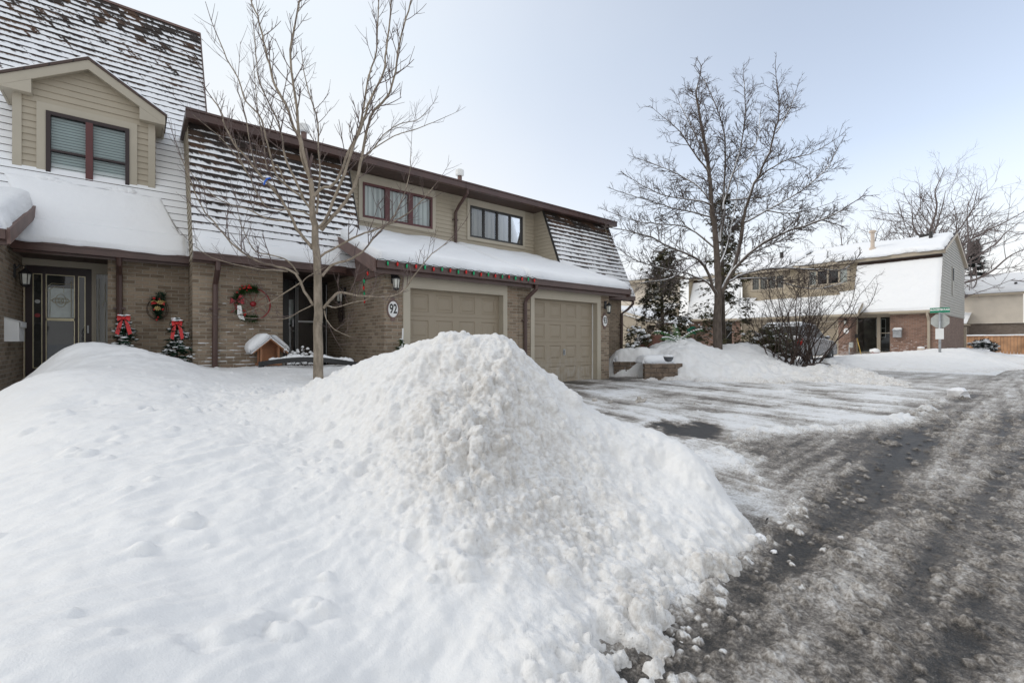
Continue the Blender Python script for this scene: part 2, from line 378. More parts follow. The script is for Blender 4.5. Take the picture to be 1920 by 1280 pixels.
m_sofx = mat_stripes('slatted_soffit', (.060, .036, .028), (.012, .008, .007), 'x', .30, .12)
def bark(name, c0, c1, snow=None, sc=14.):
    m = M(name); P = m.pos(); n = m.noise(m.map(P, (1, 1, .35)), sc, 5, .65)
    c = m.mix(m.mr(n, .3, .7), c0, c1)
    if snow: c = m.mix(snow_mask(m, *snow), c, SNOWC)
    return m.out(c, .85, m.bump(n, .6, .015), spec=.2)
m_barkf = bark('young_tree_bark', (.20, .165, .125), (.36, .30, .235), (.80, .95, 9., .56, .64))
m_twigf = bark('young_tree_twigs', (.095, .068, .070), (.20, .155, .135))
m_barkb = bark('grey_brown_bark', (.080, .064, .053), (.145, .117, .097), (.10, .40, 4., .26, .38))
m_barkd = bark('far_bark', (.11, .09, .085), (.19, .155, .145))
m_twigb = bark('dark_tree_twigs', (.075, .060, .056), (.135, .110, .100))
m_barks = bark('shrub_bark', (.035, .025, .022), (.09, .066, .055), (.82, .95, 8., .50, .58))
def leaf(name, c0, c1, snow=None, sc=3.):
    m = M(name); c = m.mix(m.mr(m.noise(m.pos(), sc, 3), .3, .7), c0, c1)
    if snow: c = m.mix(snow_mask(m, *snow), c, SNOWC)
    return m.out(c, .7, None, spec=.25)
m_cedar = leaf('cedar_foliage', (.045, .048, .021), (.115, .102, .050))
m_yew = leaf('dark_evergreen', (.010, .022, .012), (.028, .050, .026))
m_xmas = leaf('artificial_pine', (.006, .024, .012), (.018, .055, .028))
m_garland = leaf('garland_pine', (.018, .050, .012), (.055, .11, .03))
m_fern = leaf('fern_green', (.03, .10, .03), (.08, .20, .07))
m_teal = leaf('teal_palm_green', (.0, .07, .040), (.01, .14, .085))
m_spruce = leaf('blue_spruce', (.020, .026, .024), (.05, .058, .052))
m_block = simple('retaining_block', (.155, .115, .085), .9, .3, 5, .4, 40, snow=(.5, .9, 9, .40, .52))
m_fence = simple('orange_cedar_board', (.44, .24, .125), .7, .3, 1.2, .05, 40)
def mat_carpaint():
    m = M('dirty_grey_car_paint'); P = m.pos(); n = m.noise(P, 9., 5, .65); z = m.xyz(P)[2]
    c = m.mix(m.mr(n, .35, .65), (.085, .085, .09), (.20, .20, .205))
    c = m.mix(m.mr(m.math('ADD', m.noise(P, 22., 4), m.math('MULTIPLY', n, .5)), .86, .96), c, (.62, .63, .65))
    c = m.mix(snow_mask(m, .45, .8, 7, .3, .45), c, SNOWC)
    return m.out(c, .4, None, .2)
m_car = mat_carpaint()
# ------------------------------------------------------------------ terrain
def G(x, y):
    x = np.asarray(x, float); y = np.asarray(y, float)
    a = ss(0, 14, x); b = ss(1.3, 8.4, y)
    g = .44 * (1 - (1 - a) * (1 - b))
    return g + .25 * ss(21, 30, x) * ss(1.2, 4, y)
def g1(x, y): return float(G(x, y))
def axis(parts):
    o = []
    for a, b, s in parts: o.append(np.arange(a, b, s))
    v = np.concatenate(o + [[parts[-1][1]]]); st = np.concatenate([np.full(len(q), p[2]) for q, p in zip(o, parts)] + [[parts[-1][2]]])
    keep = np.ones(len(v), bool); keep[:-1] = np.diff(v) > .45 * np.minimum(st[:-1], st[1:])
    return v[keep]
X = axis([(-300, -60, 30), (-60, -12, 4), (-12, 60, 1.0), (60, 120, 5), (120, 420, 30)]); Y = axis([(-300, -40, 30), (-40, -8, 4), (-8, 40, 1.0), (40, 100, 5), (100, 420, 30)])
XX, YY = np.meshgrid(X, Y)
gz = G(XX, YY) - .09 + .03 * fbm(XX * .3, YY * .3, 3)
o = grid_obj('ground', m_snow, XX, YY, gz); tag(o, kind='structure')
def hard(x, y):
    """height and snow cover of the ploughed surfaces"""
    f1 = fbm(x * 1.1, y * 1.1, 4); f2 = fbm(x * 4.5, y * 4.5, 4, .6); f3 = fbm(x * 13 + 5, y * 13, 3, .6)
    wy = 1.16 + .012 * x + .05 * np.sin(x * .9) + .05 * f1
    far = ss(6, 16, x)
    tr = np.exp(-((y - wy) / (.17 + .006 * x)) ** 2)
    tr2 = np.exp(-((y - .42 - .06 * f1) / .16) ** 2) * (.55 + .5 * pn(x * .7, y * .7))
    tr3 = np.exp(-((y + .55) / .2) ** 2) * .6
    road = .385 + .20 * far + .12 * f1 + .17 * f2 + .12 * f3 + .26 * fbm(x * .5, y * 6., 4)
    road = road - tr * (.36 - .14 * far) - tr2 * .24 * (1 - .5 * far) - tr3 * .3
    road = road + .12 * np.exp(-((y - .82) / .12) ** 2) * (1 - far)
    # packed, scraped driveway
    st = fbm(x * 2.6 + .5 * y * .2, y * .38, 4, .6); st2 = fbm(x * 9, y * 1.1, 3, .6)
    dr = .75 + .30 * st + .16 * st2 + .15 * f2 + .42 * f1 - .28 * np.exp(-((x - 8.6) / .35) ** 2) * ss(2.5, 5, y) - .32 * np.exp(-((x - 10.2) / .3) ** 2) * ss(3, 6, y) - .25 * np.exp(-((x - 7.1) / .25) ** 2) * ss(4, 6.5, y)
    dr = dr - .30 * ss(6.6, 8.3, y)
    px_, py_ = (x - 6.05), (y - 3.45)
    px_ = px_ + .30 * f1 + .12 * f2; py_ = py_ + .25 * f2
    patch = np.exp(-((px_ * .6 + py_ * .25) / .30) ** 4 - ((py_ * .75 - px_ * .25) / .36) ** 4)
    dr = dr - .95 * patch
    bd = 1.32 + 1.28 * np.exp(-((x - 6.2) / 1.5) ** 2) + .10 * f1 + .05 * f2
    k = ss(-.30 - .30 * ss(7.5, 12, x), .34 + .5 * ss(7.5, 12, x), y - bd + .25 * f1 + .12 * f2)
    edge = np.exp(-((y - bd - .16) / .16) ** 2) * ss(3.5, 6, x) * ss(12.6, 10.5, x) * np.clip(.55 + 1.5 * f1 + 1.2 * f2, 0, 1)
    cross = .62 + .2 * f1 + .2 * fbm(x * .5, y * 3.0, 3, .6) + .1 * f2
    base = np.where(x > 14.2, cross, dr)
    s = road * (1 - k) + base * k + .14 * edge
    s = np.where((x > 20.5) & (y > 1.4), .9 + .2 * f2, s)
    s = np.clip(s, -.1, 1.15)
    clump = np.clip(f2 * .5 + f3 * .5 + .1, 0, 1)
    z = G(x, y) + .028 * np.clip(s, 0, 1) + .032 * clump * ss(.1, .5, s) * (1 - .75 * k * (1 - edge)) + .06 * edge * np.clip(.5 + f2, 0, 1.3) - .012 * tr
    return z, s
def clods(X, Y, Z, centers, rs, hk=.8):
    for (cx, cy), r in zip(centers, rs):
        i0, i1 = np.searchsorted(X, [cx - r, cx + r]); j0, j1 = np.searchsorted(Y, [cy - r, cy + r])
        if i1 - i0 < 2 or j1 - j0 < 2: continue
        xx = X[None, i0:i1] - cx; yy = Y[j0:j1, None] - cy
        d = (xx * xx + yy * yy) / (r * r) * (1 + .6 * pn(xx * 25 + cx * 9, yy * 25 + cy * 7))
        Z[j0:j1, i0:i1] += hk * r * np.sqrt(np.clip(1 - d, 0, 1))
def sheet(name, X, Y, ncl=0, ext=None):
    XX, YY = np.meshgrid(X, Y); z, s = hard(XX, YY)
    if ncl:
        rn = random.Random(7); cs, rs, ec, er = [], [], [], []
        while len(cs) < ncl:
            cx = ext[0] + (ext[1] - ext[0]) * rn.random() ** 1.7; cy = rn.uniform(ext[2], ext[3]); s0 = s[min(len(Y) - 1, np.searchsorted(Y, cy)), min(len(X) - 1, np.searchsorted(X, cx))]
            if rn.random() < .10 + 1.1 * max(0, s0): cs.append((cx, cy)); rs.append(min(.075, .010 + rn.expovariate(1 / .0075) + cx * .0012))
        for i in range(ncl // 24):
            t = rn.random(); ec.append((1.3 + 3.2 * t + rn.gauss(0, .05), 1.22 + .26 * t - rn.expovariate(1 / .13))); er.append(min(.04, .006 + rn.expovariate(1 / .007)))
        z1 = z.copy(); clods(X, Y, z, ec, er, .75); upw = np.clip((z - z1) / .008, 0, 1); s = np.maximum(s, upw * (.80 + .3 * pn(XX * 6, YY * 6))); z0 = z.copy()
        clods(X, Y, z, cs, rs, .6); up = np.clip((z - z0) / .016, 0, 1); s = s * (1 - up) + np.maximum(s, .42 + .40 * pn(XX * 3, YY * 3)) * up
    o = grid_obj(name, m_slush, XX, YY, z, {'snow': s}); tag(o, kind='structure'); return o
xr = axis([(-16, 0, .25), (0, 1, .04), (1, 5.5, .012), (5.5, 10, .022), (10, 20, .05), (20, 60, .2)])
sheet('road', xr, axis([(-5.5, -.6, .14), (-.6, .0, .03), (0, 1.5, .012)]), 3300, (1.2, 14, -.3, 1.5))
sheet('driveway', axis([(2.2, 7.0, .020), (7.0, 11.6, .026), (11.6, 13.4, .05)]), axis([(1.5, 4.5, .018), (4.5, 8.6, .028)]), 700, (3.4, 12, 1.5, 4.5))
sheet('cross_street', axis([(13.4, 25.5, .05)]), axis([(1.5, 8, .04), (8, 26, .25)]))
sheet('neighbour_driveway', axis([(-8, -.6, .08)]), axis([(1.5, 9.6, .08)]))
def rbf(pts, c=.35):
    p = np.array(pts); A = np.sqrt(((p[:, None, :2] - p[None, :, :2]) ** 2).sum(-1) + c * c)
    n = len(p); Q = np.c_[np.ones(n), p[:, :2]]
    Kx = np.block([[A + -.012 * np.eye(n), Q], [Q.T, np.zeros((3, 3))]]); w = np.linalg.solve(Kx, np.r_[p[:, 2], 0, 0, 0])
    def f(x, y):
        o = w[n] + w[n + 1] * x + w[n + 2] * y
        for i in range(n): o = o + w[i] * np.sqrt((x - p[i, 0]) ** 2 + (y - p[i, 1]) ** 2 + c * c)
        return o
    return f
FT=[([(231,787,83),(230,787,150),(230,787,221),(229,789,274),(226,791,327),(223,794,367),(222,795,400),(220,796,420)],84,49),([(220,796,417),(211,807,452),(208,815,487),(202,824,509),(192,838,551),(179,855,586),(173,866,625),(168,877,658),(164,886,689),(160,896,718),(152,909,750),(149,919,777)],40,13),([(220,796,417),(217,796,432),(209,800,471),(203,801,501),(199,800,539),(195,800,566),(191,799,600),(190,795,631),(194,788,656),(198,780,684),(201,773,702)],40,13),([(228,789,362),(232,797,383),(239,807,441),(240,821,487),(244,836,535),(238,859,585),(234,881,634),(235,900,675)],27,9),([(224,792,389),(235,789,404),(253,782,413),(266,780,439),(277,780,474),(292,777,509),(302,779,548),(309,784,587),(317,787,624),(330,787,672),(336,793,734),(341,800,786)],35,13),([(231,787,338),(239,774,352),(250,759,394),(262,740,436),(270,725,474),(277,710,502),(283,696,532),(294,677,566),(294,666,588),(295,655,629),(295,644,676)],35,13),([(234,785,334),(244,775,351),(259,761,373),(274,748,401),(282,739,440),(288,732,482),(292,726,509),(298,719,528),(313,705,547),(321,697,576),(327,690,623),(333,683,661),(340,674,697),(344,669,718)],44,13),([(223,794,304),(221,797,308),(207,810,330),(196,821,359),(184,833,389),(173,845,409),(159,858,428),(140,876,460),(125,891,483),(114,903,511),(106,912,544),(97,923,563)],40,13),([(220,796,371),(215,793,374),(203,795,388),(180,804,407),(168,804,423),(158,802,462),(151,796,484),(143,791,500),(126,794,516),(116,790,543),(101,790,569),(91,786,590)],27,9),([(222,794,355),(214,795,361),(199,799,364),(164,819,366),(149,822,381),(137,821,408),(124,821,434),(115,818,462)],22,7),([(195,817,349),(167,855,357),(145,892,377),(128,928,389),(107,968,408),(77,1017,453),(66,1052,496)],20,5),([(224,792,210),(211,797,233),(202,796,255),(187,799,266),(165,807,272),(143,814,279),(119,822,296),(102,825,315),(85,828,337),(73,825,352),(58,825,395),(48,821,419)],31,7),([(205,808,261),(189,807,281),(168,804,287),(142,804,290),(129,791,304),(117,776,324),(111,756,333)],18,5),([(191,820,266),(171,835,268),(153,847,269),(119,872,278),(93,891,288),(71,905,305)],18,5),([(207,807,247),(188,832,230),(171,858,215),(159,881,208),(136,914,196),(113,948,192)],18,5),([(222,795,210),(206,812,199),(190,832,188),(157,866,189),(128,898,191)],15,5),([(237,782,205),(248,768,223),(255,757,231),(269,739,226),(291,713,222),(314,687,222),(328,668,235),(338,651,258),(355,630,286),(370,608,305)],35,7),([(241,779,210),(246,748,205),(256,704,210),(264,659,213),(258,622,226)],18,5),([(238,781,201),(236,762,185),(239,733,169),(250,694,157)],15,5),([(235,784,258),(250,780,278),(279,768,290),(300,763,308),(319,761,335),(349,751,371),(372,747,436),(381,754,488)],31,7),([(233,785,290),(238,777,295),(271,745,319),(286,727,327),(305,707,335),(338,674,359),(352,656,377),(363,640,396)],27,7),([(285,743,449),(305,734,475),(320,731,499),(345,722,521),(370,713,531),(385,712,546)],15,7),([(301,730,469),(329,710,492),(359,690,505),(383,676,518)],13,7),([(181,828,387),(168,852,415),(157,879,442),(149,905,506),(148,926,547),(140,955,601),(142,976,620)],22,7),([(188,822,411),(179,838,445),(169,859,439),(166,874,489),(161,892,544),(160,908,592),(159,923,647)],18,7),([(211,804,389),(201,824,428),(193,845,464),(191,864,511),(189,883,540),(183,907,572),(170,938,628),(169,959,687),(169,980,743)],27,9),([(144,859,420),(122,865,456),(100,867,481),(81,864,492),(65,858,501)],13,5),([(207,807,243),(209,774,253),(209,733,255),(212,686,259)],13,4)]
BT=[([(1475,731,111),(1475,731,220),(1476,729,280),(1476,729,345),(1473,732,430),(1468,736,523),(1461,742,586),(1457,745,674),(1447,753,762),(1434,764,858),(1420,775,959),(1424,772,994)],149,22),([(1476,729,291),(1449,732,326),(1416,735,379),(1375,742,411),(1314,763,429),(1248,787,450),(1184,808,471),(1107,838,482)],70,18),([(1480,726,475),(1491,730,493),(1514,727,576),(1527,735,641),(1546,738,759),(1557,749,866),(1549,777,981),(1535,810,1069)],62,14),([(1489,718,581),(1499,721,610),(1535,706,720),(1569,695,815),(1593,693,938),(1604,702,1042)],44,14),([(1484,723,312),(1491,710,344),(1510,686,419),(1516,672,509),(1515,663,556),(1520,648,619),(1534,626,679),(1551,601,752),(1558,583,821),(1555,573,901),(1539,574,954)],97,14),([(1481,725,298),(1491,687,380),(1517,627,447),(1549,557,488),(1585,482,510),(1603,419,539)],79,18),([(1525,689,396),(1579,665,443),(1645,636,474),(1763,567,542),(1861,517,594)],44,13),([(1481,725,317),(1507,709,346),(1552,677,374),(1630,620,393),(1744,533,390),(1812,485,386),(1846,464,405)],57,18),([(1533,683,356),(1599,656,362),(1670,635,359),(1779,586,337),(1873,552,339),(1973,515,363)],35,13),([(1540,677,537),(1556,681,545),(1629,643,586),(1733,582,655),(1827,531,735),(1887,509,821)],53,13),([(1473,732,291),(1476,737,309),(1462,758,347),(1419,805,376),(1369,857,392),(1306,921,423),(1271,962,459)],57,13),([(1427,770,414),(1375,778,388),(1322,778,364),(1258,782,341),(1187,788,329),(1124,785,320)],40,11),([(1465,738,528),(1474,748,558),(1455,785,580),(1403,852,604),(1357,916,637),(1311,981,668)],44,13),([(1462,741,581),(1443,742,600),(1389,767,608),(1294,824,620),(1220,862,653)],40,13),([(1461,742,589),(1477,755,613),(1478,788,667),(1471,832,710),(1434,902,762),(1404,969,803)],40,13),([(1454,747,686),(1441,746,709),(1393,769,765),(1347,790,825),(1297,812,860)],40,13),([(1470,734,458),(1460,765,488),(1444,807,529),(1425,855,550),(1359,944,566),(1314,1018,602)],44,13),([(1447,753,748),(1447,781,819),(1446,818,903),(1453,852,974)],35,12),([(1579,645,686),(1589,619,708),(1618,574,736),(1649,523,745),(1665,484,762)],35,12),([(1624,608,836),(1659,597,886),(1695,590,939),(1727,588,989)],26,11),([(1515,697,704),(1585,685,762),(1660,681,850),(1720,697,962)],31,12),([(1600,628,581),(1656,595,575),(1713,567,582),(1793,521,610)],31,11),([(1502,708,616),(1516,655,611),(1525,594,605),(1513,544,616)],31,11),([(1476,729,396),(1527,729,455),(1586,735,556),(1644,747,644),(1702,764,757)],35,12)]
YS=[(2.44,3.62,1.56),(2.22,3.29,1.22),(1.97,2.91,0.84),(1.71,2.54,0.57),(1.49,2.21,0.38),(1.29,1.92,0.26),(1.12,1.67,0.19),(1.03,1.52,0.13),(3.23,2.84,0.88),(2.63,2.31,0.45),(2.25,1.97,0.26),(1.94,1.71,0.13),(2.6,1.62,0.11),(2.95,3.27,1.29),(2.51,2.79,0.8),(2.18,2.42,0.51),(1.61,1.78,0.21),(2.71,3.47,1.54),(3.15,3.04,1.04),(2.15,3.93,1.5),(1.83,3.35,0.97),(1.49,2.72,0.57),(1.83,4.45,1.30),(1.57,3.82,0.9),(1.26,3.04,0.54),(0.9,2.17,0.29),(0.69,1.68,0.19),(1.69,4.95,1.14),(2.33,7.86,0.86),(1.97,6.66,0.88),(1.6,5.41,0.9),(1.23,4.16,0.75),(0.95,3.23,0.56),(0.69,2.34,0.34),(0.51,1.71,0.27),(1.05,9.87,1.01),(0.95,8.92,1.02),(0.76,7.14,0.97),(0.58,5.47,0.88),(0.42,3.92,0.69),(0.3,2.8,0.51),(0.23,2.14,0.42),(0.19,1.76,0.39),(1.78,9.14,1.04),(1.06,5.46,0.9),(2.68,9.05,1.01),(3.19,8.5,1.02),(-0.34,8.43,1.37),(-0.27,6.69,1.15),(-0.22,5.35,0.94),(-0.17,4.15,0.74),(-0.12,2.94,0.57),(-0.07,1.81,0.49),(-1.08,6.84,0.99),(-0.85,5.35,0.82),(-0.64,4.01,0.68),(-0.41,2.6,0.56),(-0.29,1.86,0.56),(-0.8,8.8,1.39),(0.18,8.64,1.34),(0.51,8.64,1.19)]
IS=[(11.42,8.74,1.25),(11.58,8.09,1.18),(12.57,8.19,1.3),(13.86,8.03,1.61),(12.01,6.96,1.12),(14.75,7.31,1.22),(12.78,6.33,0.89),(11.99,5.94,0.57),(15.8,6.83,1.41),(12.91,5.58,0.77),(11.98,5.18,0.39),(16.04,6.25,1.15),(13.26,5.16,0.63),(15.73,5.21,0.71),(13.48,4.46,0.45),(16.73,4.65,0.87),(15.31,4.25,0.74),(15.16,3.48,0.64),(13.73,2.45,0.41),(13.28,1.92,0.36)]
def chunk(x, y, seed):
    pt = ss(-.22, .25, fbm(x * 1.5 + seed * 3, y * 1.5, 3)); pt2 = ss(-.05, .32, fbm(x * 2.1 - seed, y * 2.1 + 5, 3))
    dome = lambda s, o: np.sqrt(np.clip(1 - (worley(x * s + o, y * s - o) * 1.35) ** 2, 0, 1))
    hol = ss(.30, .52, fbm(x * 2.6 + 40 + seed, y * 2.6, 2))
    return .042 * dome(7.5, seed) * pt2 * pt + .032 * dome(14, 3.3) * pt + .017 * dome(27, 7.7) * (.3 + pt) + .008 * dome(50, 1.1) - .07 * hol
def bank(name, ctrl, X, Y, fx, seed, label, ncl, extra=None, big=.05):
    f = rbf(ctrl); XX, YY = np.meshgrid(X, Y)
    wx = XX + .07 * pn(XX * 1.7 + seed, YY * 1.7); wy = YY + .07 * pn(XX * 1.7, YY * 1.7 + seed)
    n1 = fbm(XX * 2.3 + seed, YY * 2.3, 3); Z = f(wx, wy); rough, dirt = fx(XX, YY); Z = Z + big * n1 * (.35 + rough)
    gy, gx = np.gradient(Z, Y, X); il = 1 / np.sqrt(1 + gx * gx + gy * gy)      # relief stands off the slope, not straight up
    n2 = fbm(XX * 8 + seed, YY * 8, 4, .58); n3 = 1 - np.abs(pn(XX * 15 + seed, YY * 15)) * 2
    D = rough * (.030 * n2 + .006 * n3) + chunk(XX + .03 * n2, YY + .03 * n3, seed) * np.clip(rough * 1.2, 0, 1) + .008 * n2
    D = D + (1 - rough) * (.026 * (1 - 2 * np.abs(fbm(XX * .9 + YY * .7, YY * 3.0 - XX * 1.6, 3))) * ss(-.1, .3, fbm(XX * .8 + 9, YY * .8, 2)) + .014 * fbm(XX * 3 + YY * 2, YY * 9 - XX * 4, 3))
    rn = random.Random(seed); cs, rs = [], []
    while len(cs) < ncl:
        cx = rn.uniform(X[0], X[-1]); cy = rn.uniform(Y[0], Y[-1]); k = float(fx(np.array([cx]), np.array([cy]))[0][0])
        if rn.random() < k * k + .02: cs.append((cx, cy)); rs.append(min(.075, .012 + rn.expovariate(1 / .011)))
    if extra: extra(X, Y, D)
    clods(X, Y, D, cs, rs, .7); h0 = Z - G(XX, YY); D = D * ss(-.10, .02, h0); dirt = np.maximum(dirt, .95 * ss(.16, .0, h0) * (.5 + 1.2 * np.clip(n1 + .3, 0, 1)))
    PX, PY, Z = XX - gx * il * D, YY - gy * il * D, Z + il * D
    g = G(PX, PY); h = Z - g; Z = np.where(h < .02, g + np.minimum(h, .02) * 1.0 - .02, Z); Z = np.maximum(Z, g - .12)
    o = grid_obj(name, m_bank, PX, PY, Z, {'dirt': dirt, 'rough': rough}); tag(o, label, 'snowbank')
    return o, f
foot = [(3.30, 2.86, .82), (3.55, 2.39, .72), (3.63, 2.0, .56), (3.5, 1.72, .36), (3.33, 1.48, .09), (3.27, 2.03, .42), (2.96, 1.84, .31), (2.62, 3.62, 1.52), (2.5, 4.05, 1.48), (2.85, 3.55, 1.33), (2.9, 4.0, 1.25), (-2.6, 1.0, -.15), (-1.2, 1.0, -.1), (-.5, .98, -.05), (.2, 1.0, -.05), (.9, 1.02, -.06), (1.35, 1.02, .02), (1.85, 1.08, -.01), (2.65, 1.22, -.03), (3.2, 1.33, -.02), (3.75, 1.55, -.05), (4.2, 2.0, -.05), (4.55, 2.8, 0), (4.75, 3.5, 0),
        (4.5, 4.4, .05), (4.2, 5.5, .12), (3.95, 7, .25), (3.9, 8.2, .35), (5, 5, -.15), (5, 7, -.05), (5, 2, -.3), (5, 9, .2),
        (3.3, 4.3, 1.0), (3.0, 5.2, .85), (2.9, 6.5, .8), (3.2, 7.6, .85), (2.6, 4.3, 1.3),
        (-1.45, 11.7, .82), (-1.1, 10.6, .80), (-1.35, 9.6, .70), (-1.6, 8.4, .42), (-1.75, 6.8, .1), (-1.6, 5.2, .1), (-1.5, 3.8, .3), (-1.6, 2.4, .2), (-2.2, 8, .2), (-2.2, 5, -.2), (-2.4, 3, -.1), (-2.2, 11, .75),
        (-.55, 10.2, 1.12), (.2, 10.7, 1.12), (.6, 10.1, 1.08), (1.8, 10.2, 1.0), (2.9, 10.8, .98), (0, 11.8, 1.0), (3, 11.8, .98)]
def yard_fx(x, y):
    core = np.exp(-(((x - 2.05) / .62) ** 2 + ((y - 2.6) / .85) ** 2)); wide = np.exp(-(((x - 2.4) / 1.15) ** 2 + ((y - 3.0) / 1.4) ** 2)); ft = np.exp(-((y - 1.32) / .24) ** 2) * ss(.9, 1.6, x)
    lump = np.exp(-(((x - 1.5) / .9) ** 2 + ((y - 5.4) / 1.4) ** 2))
    r = np.clip(.85 * core + .42 * wide + .85 * ft + .4 * lump, 0, 1)
    return r, np.clip(1.0 * core + .45 * wide + .9 * np.exp(-((y - 1.14) / .2) ** 2) * ss(1, 1.7, x) + .25 * lump, 0, 1)
def dents(X, Y, Z):
    rn = random.Random(4)
    L = [(.05, 2.75), (.22, 2.9), (.2, 1.95), (.33, 2.05), (.45, 2.0), (.62, 2.1), (-.3, 4.2), (-.15, 4.5), (.1, 5.2), (1.25, 2.35), (1.35, 2.05), (1.48, 2.15), (.9, 3.3), (1.0, 3.5), (1.2, 3.2), (-.5, 5.2)]
    for x, y in L:
        for k in range(3): clods(X, Y, Z, [(x + rn.uniform(-.06, .06), y + rn.uniform(-.05, .05))], [rn.uniform(.03, .075)], rn.choice((.45, .35, -.4)))
    XX = X[None, :]; YY = Y[:, None]
    for (x, y), r, d in (((.1, 9.3), .35, .05), ((-.35, 5.6), .22, .06), ((3.05, 2.35), .07, .06), ((2.7, 1.72), .06, .05), ((3.3, 2.1), .08, .06)):
        Z -= d * np.exp(-(((XX - x) ** 2 + (YY - y) ** 2) / (r * r)))
yard, yard_f = bank('snowbank', YS + foot, axis([(-2.4, -.5, .03), (-.5, .4, .018), (.4, 4.2, .0125), (4.2, 5.0, .022)]), axis([(.9, 4.2, .0125), (4.2, 6, .02), (6, 11.85, .035)]), yard_fx, 3,
     'high shovelled snow pile filling the yard in front of the numbered garage', 1700, dents)
isl = [(10.95, 8.5, .38), (11.25, 8.15, .38), (11.55, 7.8, .40), (10.8, 8.9, .40), (11.9, 8.45, 1.15), (11.6, 8.9, 1.05), (10.5, 7.3, .40), (10.6, 7.0, .40), (10.9, 6.85, .41), (11.2, 6.6, .44), (10.75, 8.3, .40), (11.0, 8.7, .42), (10.7, 7.8, .41), (12.3, 8.0, 1.25), (11.9, 7.2, 1.1), (10.4, 9.6, .3), (10.5, 7.9, .2), (10.35, 6.8, .1), (10.6, 5.8, .2), (11.3, 4.4, .18), (12.0, 3.0, .2), (12.3, 1.9, .2), (13.2, 1.45, .25), (14.6, 1.9, .3), (16.4, 3.2, .35), (18, 4.4, .35), (18.5, 6, .4), (18, 9, .6), (15, 10.5, .9), (12, 10.2, .8), (11.2, 9.6, .7), (17, 7.2, .9), ]
def isl_fx(x, y):
    r = np.clip(.55 + .45 * np.exp(-((y - 3.4) / 1.8) ** 2), 0, 1); return r * .8, np.clip(r * np.exp(-((y - 3.) / 1.9) ** 2), 0, 1) * .9
isl_bank, isl_f = bank('snowbank', IS + isl, axis([(10.2, 18.6, .035)]), axis([(1.2, 6, .03), (6, 10.8, .05)]), isl_fx, 8, 'rounded snowbank around the large bare tree beyond the driveway', 700, None, .12)
hb = [(19.5, 2.5, .15), (19.5, 4.2, .15), (19.5, 6, .15), (19.5, 8.5, .15), (20.5, 8.4, .35), (20.5, 5, .40), (21.5, 2, .45), (24, 1.6, .55), (28, 1.6, .62), (33, 1.7, .66), (38, 1.8, .7), (24, 1.15, .3), (30, 1.15, .3), (38, 1.2, .3), (21, 1.2, .3), (38, 3, .8), (23, 5, .85), (26, 4.2, .95), (27, 3, 1.0), (30, 3.1, 1.15), (34, 3.2, 1.1), (24.5, 6.4, .8), (28, 6, .85), (31.8, 4.6, .82), (31.8, 6, .85), (31.5, 8, .72), (25, 8.6, .58), (29, 9, .62), (33, 1.8, .6), (38, 1.5, .6), (26, 2.4, .85)]
def hb_fx(x, y): return np.full_like(x, .45), np.full_like(x, .15)
hbank, hb_f = bank('snowbank', hb, axis([(19.2, 39, .09)]), axis([(1.0, 9, .07)]), hb_fx, 12, 'low snowbank around the street sign in front of the red brick house', 500)
# ------------------------------------------------------------------ building pieces
def cells(A0, A1, Z0, Z1, ops):
    xs = sorted({A0, A1, *[v for o in ops for v in o[:2] if A0 < v < A1]}); zs = sorted({Z0, Z1, *[v for o in ops for v in o[2:4] if Z0 < v < Z1]})
    for i in range(len(xs) - 1):
        for j in range(len(zs) - 1):
            cx, cz = (xs[i] + xs[i + 1]) / 2, (zs[j] + zs[j + 1]) / 2
            if not any(o[0] < cx < o[1] and o[2] < cz < o[3] for o in ops): yield xs[i], xs[i + 1], zs[j], zs[j + 1]
def wall(mb, A0, A1, Z0, Z1, b, ops=(), rev=.12):
    for a0, a1, z0, z1 in cells(A0, A1, Z0, Z1, ops): mb.poly([(a0, b, z0), (a1, b, z0), (a1, b, z1), (a0, b, z1)])
    for a0, a1, z0, z1 in [o[:4] for o in ops]:
        for q in ([(a0, b, z0), (a0, b + rev, z0), (a0, b + rev, z1), (a0, b, z1)], [(a1, b, z0), (a1, b + rev, z0), (a1, b + rev, z1), (a1, b, z1)],
                  [(a0, b, z1), (a1, b, z1), (a1, b + rev, z1), (a0, b + rev, z1)], [(a0, b, z0), (a1, b, z0), (a1, b + rev, z0), (a0, b + rev, z0)]): mb.poly(q)
def lap(mb, A0, A1, Z0, Z1, b, ops=(), expo=.115, lip=.018):
    fa = A0 if callable(A0) else (lambda z: A0); fb = A1 if callable(A1) else (lambda z: A1)
    cl = list(cells(fa(Z0), fb(Z0), Z0, Z1, ops)) if ops else [(None, None, Z0, Z1)]
    for a0, a1, z0, z1 in cl:
        la = (lambda z: fa(z)) if a0 is None or a0 == fa(Z0) else (lambda z, q=a0: q); lb = (lambda z: fb(z)) if a1 is None or a1 == fb(Z0) else (lambda z, q=a1: q)
        k = math.floor(z0 / expo + 1e-6)
        while k * expo < z1 - 1e-6:
            p, q = max(z0, k * expo), min(z1, (k + 1) * expo)
            op, oq = lip * (1 - (p - k * expo) / expo), lip * (1 - (q - k * expo) / expo)
            if q - p > 1e-5:
                mb.poly([(la(p), b - op, p), (lb(p), b - op, p), (lb(q), b - oq, q), (la(q), b - oq, q)])
                mb.poly([(la(p), b - op, p), (lb(p), b - op, p), (lb(p), b, p), (la(p), b, p)])
            k += 1
